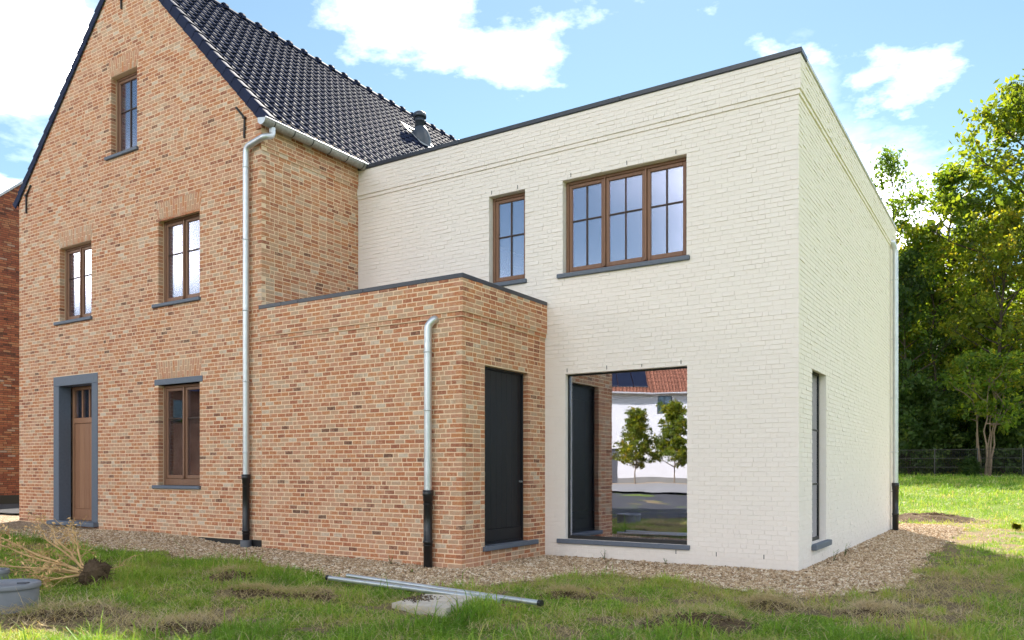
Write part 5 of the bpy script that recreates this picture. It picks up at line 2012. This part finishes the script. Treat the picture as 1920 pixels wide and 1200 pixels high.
for i, (px, d, h, tm, lab) in enumerate(((1712, 44.5, 4.6, BUSH, 'large dark bush right of the far downpipe'), (1755, 46, 4.0, BUSH, 'dark bush behind the second fence post'),
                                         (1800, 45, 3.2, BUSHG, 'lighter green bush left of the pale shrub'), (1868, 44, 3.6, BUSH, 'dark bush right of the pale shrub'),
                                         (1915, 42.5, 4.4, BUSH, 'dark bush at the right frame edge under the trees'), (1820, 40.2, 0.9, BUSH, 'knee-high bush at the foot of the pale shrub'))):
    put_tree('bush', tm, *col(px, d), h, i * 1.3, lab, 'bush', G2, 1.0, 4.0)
rr = random.Random(5)
for i in range(11):
    d = rr.uniform(49, 62); px = rr.uniform(1640, 2150)
    put_tree('bush', (BUSH, BUSHG)[i % 2], *col(px, d), rr.uniform(3.0, 6.0), rr.uniform(0, 6), 'undergrowth bush deep in the wood behind the fence', 'bush', 'undergrowth deep in the wood', 1.1, 4.0)
STREET = tree_template(12, 5, 1.5, 0.24, 30, 26, 0.075, 'pale_bark', 'leaf_yellow', 0.3, trunk_r=0.055, profile=lambda q: (1 - q) ** 0.6 * 0.95 + 0.12)
for i, (x_, y_) in enumerate(((-31.26, -11.08), (-30.23, -13.27), (-32.6, -8.3), (-29.0, -15.9))):
    put_tree('street_tree', STREET, x_, y_, (4.55, 4.9, 4.8, 4.8)[i], i * 1.9, ['young street tree before the white house, left one in the reflection', 'young street tree before the white house, right one in the reflection',
             'young street tree past the left edge of the reflection', 'young street tree past the right edge of the reflection'][i], 'tree', 'young trees along the street', 1.05, 5.0)

# far trees that close the horizon
n = 70000
az = rng.uniform(-3.15, 3.15, n)
dist = rng.uniform(190, 260, n)
hgt = 12 + 9 * fbm(az * 14, az * 0 + 3, 1.0, 4)
zz = rng.random(n) ** 0.7 * hgt
c = np.stack([np.sin(az) * dist, np.cos(az) * dist, zz], -1)
u = rng.normal(0, 1, (n, 3)); u /= np.linalg.norm(u, axis=1)[:, None]
v = np.cross(u, rng.normal(0, 1, (n, 3))); v /= np.linalg.norm(v, axis=1)[:, None]
P = np.stack([c - u * 1.2, c + v * 0.9, c + u * 1.2, c - v * 0.9], 1).reshape(-1, 3)
tag(mesh_obj('far_woodland', np_mesh('far_woodland', P, np.arange(n * 4).reshape(-1, 4), 4, MAT['leaf_dark'], np.clip(rng.normal(0.4, 0.2, n), 0, 1))), 'distant woods along the horizon', kind='stuff')

# ------------------------------------------------------------------ fence
fo = np.array([20.3, 42.0]); fd_ = HX
ft = empty('mesh_fence', (fo[0], fo[1], 0), HROT)
tag(ft, 'black wire mesh fence between lawn and wood', 'fence')
fz = lambda t: float(zg(np.array(fo[0] + fd_[0] * t), np.array(fo[1] + fd_[1] * t)))
ts = [-6.0 + 1.9 * i for i in range(13)]
ts = [t - 0.05 + 0.0 for t in ts]
for i, t0 in enumerate(ts):
    z = fz(t0)
    mb = MB(); mb.bbox(t0 - 0.03, t0 + 0.03, -0.03, 0.03, z - 0.2, z + 1.46, 0.006); mb.build('post', MAT['fence_metal'], ft)
    if i + 1 == len(ts): break
    t1 = ts[i + 1]; z1 = fz(t1)
    mb = MB()
    for k in range(1, 24):
        a = t0 + (t1 - t0) * k / 24; za = z + (z1 - z) * k / 24
        mb.box(a - 0.004, a + 0.004, -0.004, 0.004, za + 0.06, za + 1.40)
    for q in (0.08, 0.5, 0.95, 1.39):
        mb.add([(t0, -0.012, z + q), (t1, -0.012, z1 + q), (t1, 0.012, z1 + q), (t0, 0.012, z + q), (t0, -0.012, z + q + 0.022), (t1, -0.012, z1 + q + 0.022), (t1, 0.012, z1 + q + 0.022), (t0, 0.012, z + q + 0.022)],
               [(0, 3, 2, 1), (4, 5, 6, 7), (0, 1, 5, 4), (2, 3, 7, 6)])
    mb.build('mesh_panel', MAT['fence_metal'], ft)
    mb = MB()
    mb.add([(t0 + .03, -0.03, z - .1), (t1 - .03, -0.03, z1 - .1), (t1 - .03, -0.03, z1 + .06), (t0 + .03, -0.03, z + .06), (t0 + .03, 0.03, z - .1), (t1 - .03, 0.03, z1 - .1), (t1 - .03, 0.03, z1 + .06), (t0 + .03, 0.03, z + .06)],
           [(0, 1, 2, 3), (4, 7, 6, 5), (3, 2, 6, 7), (0, 4, 5, 1), (0, 3, 7, 4), (1, 5, 6, 2)])
    mb.build('base_board', MAT['pavement'], ft)
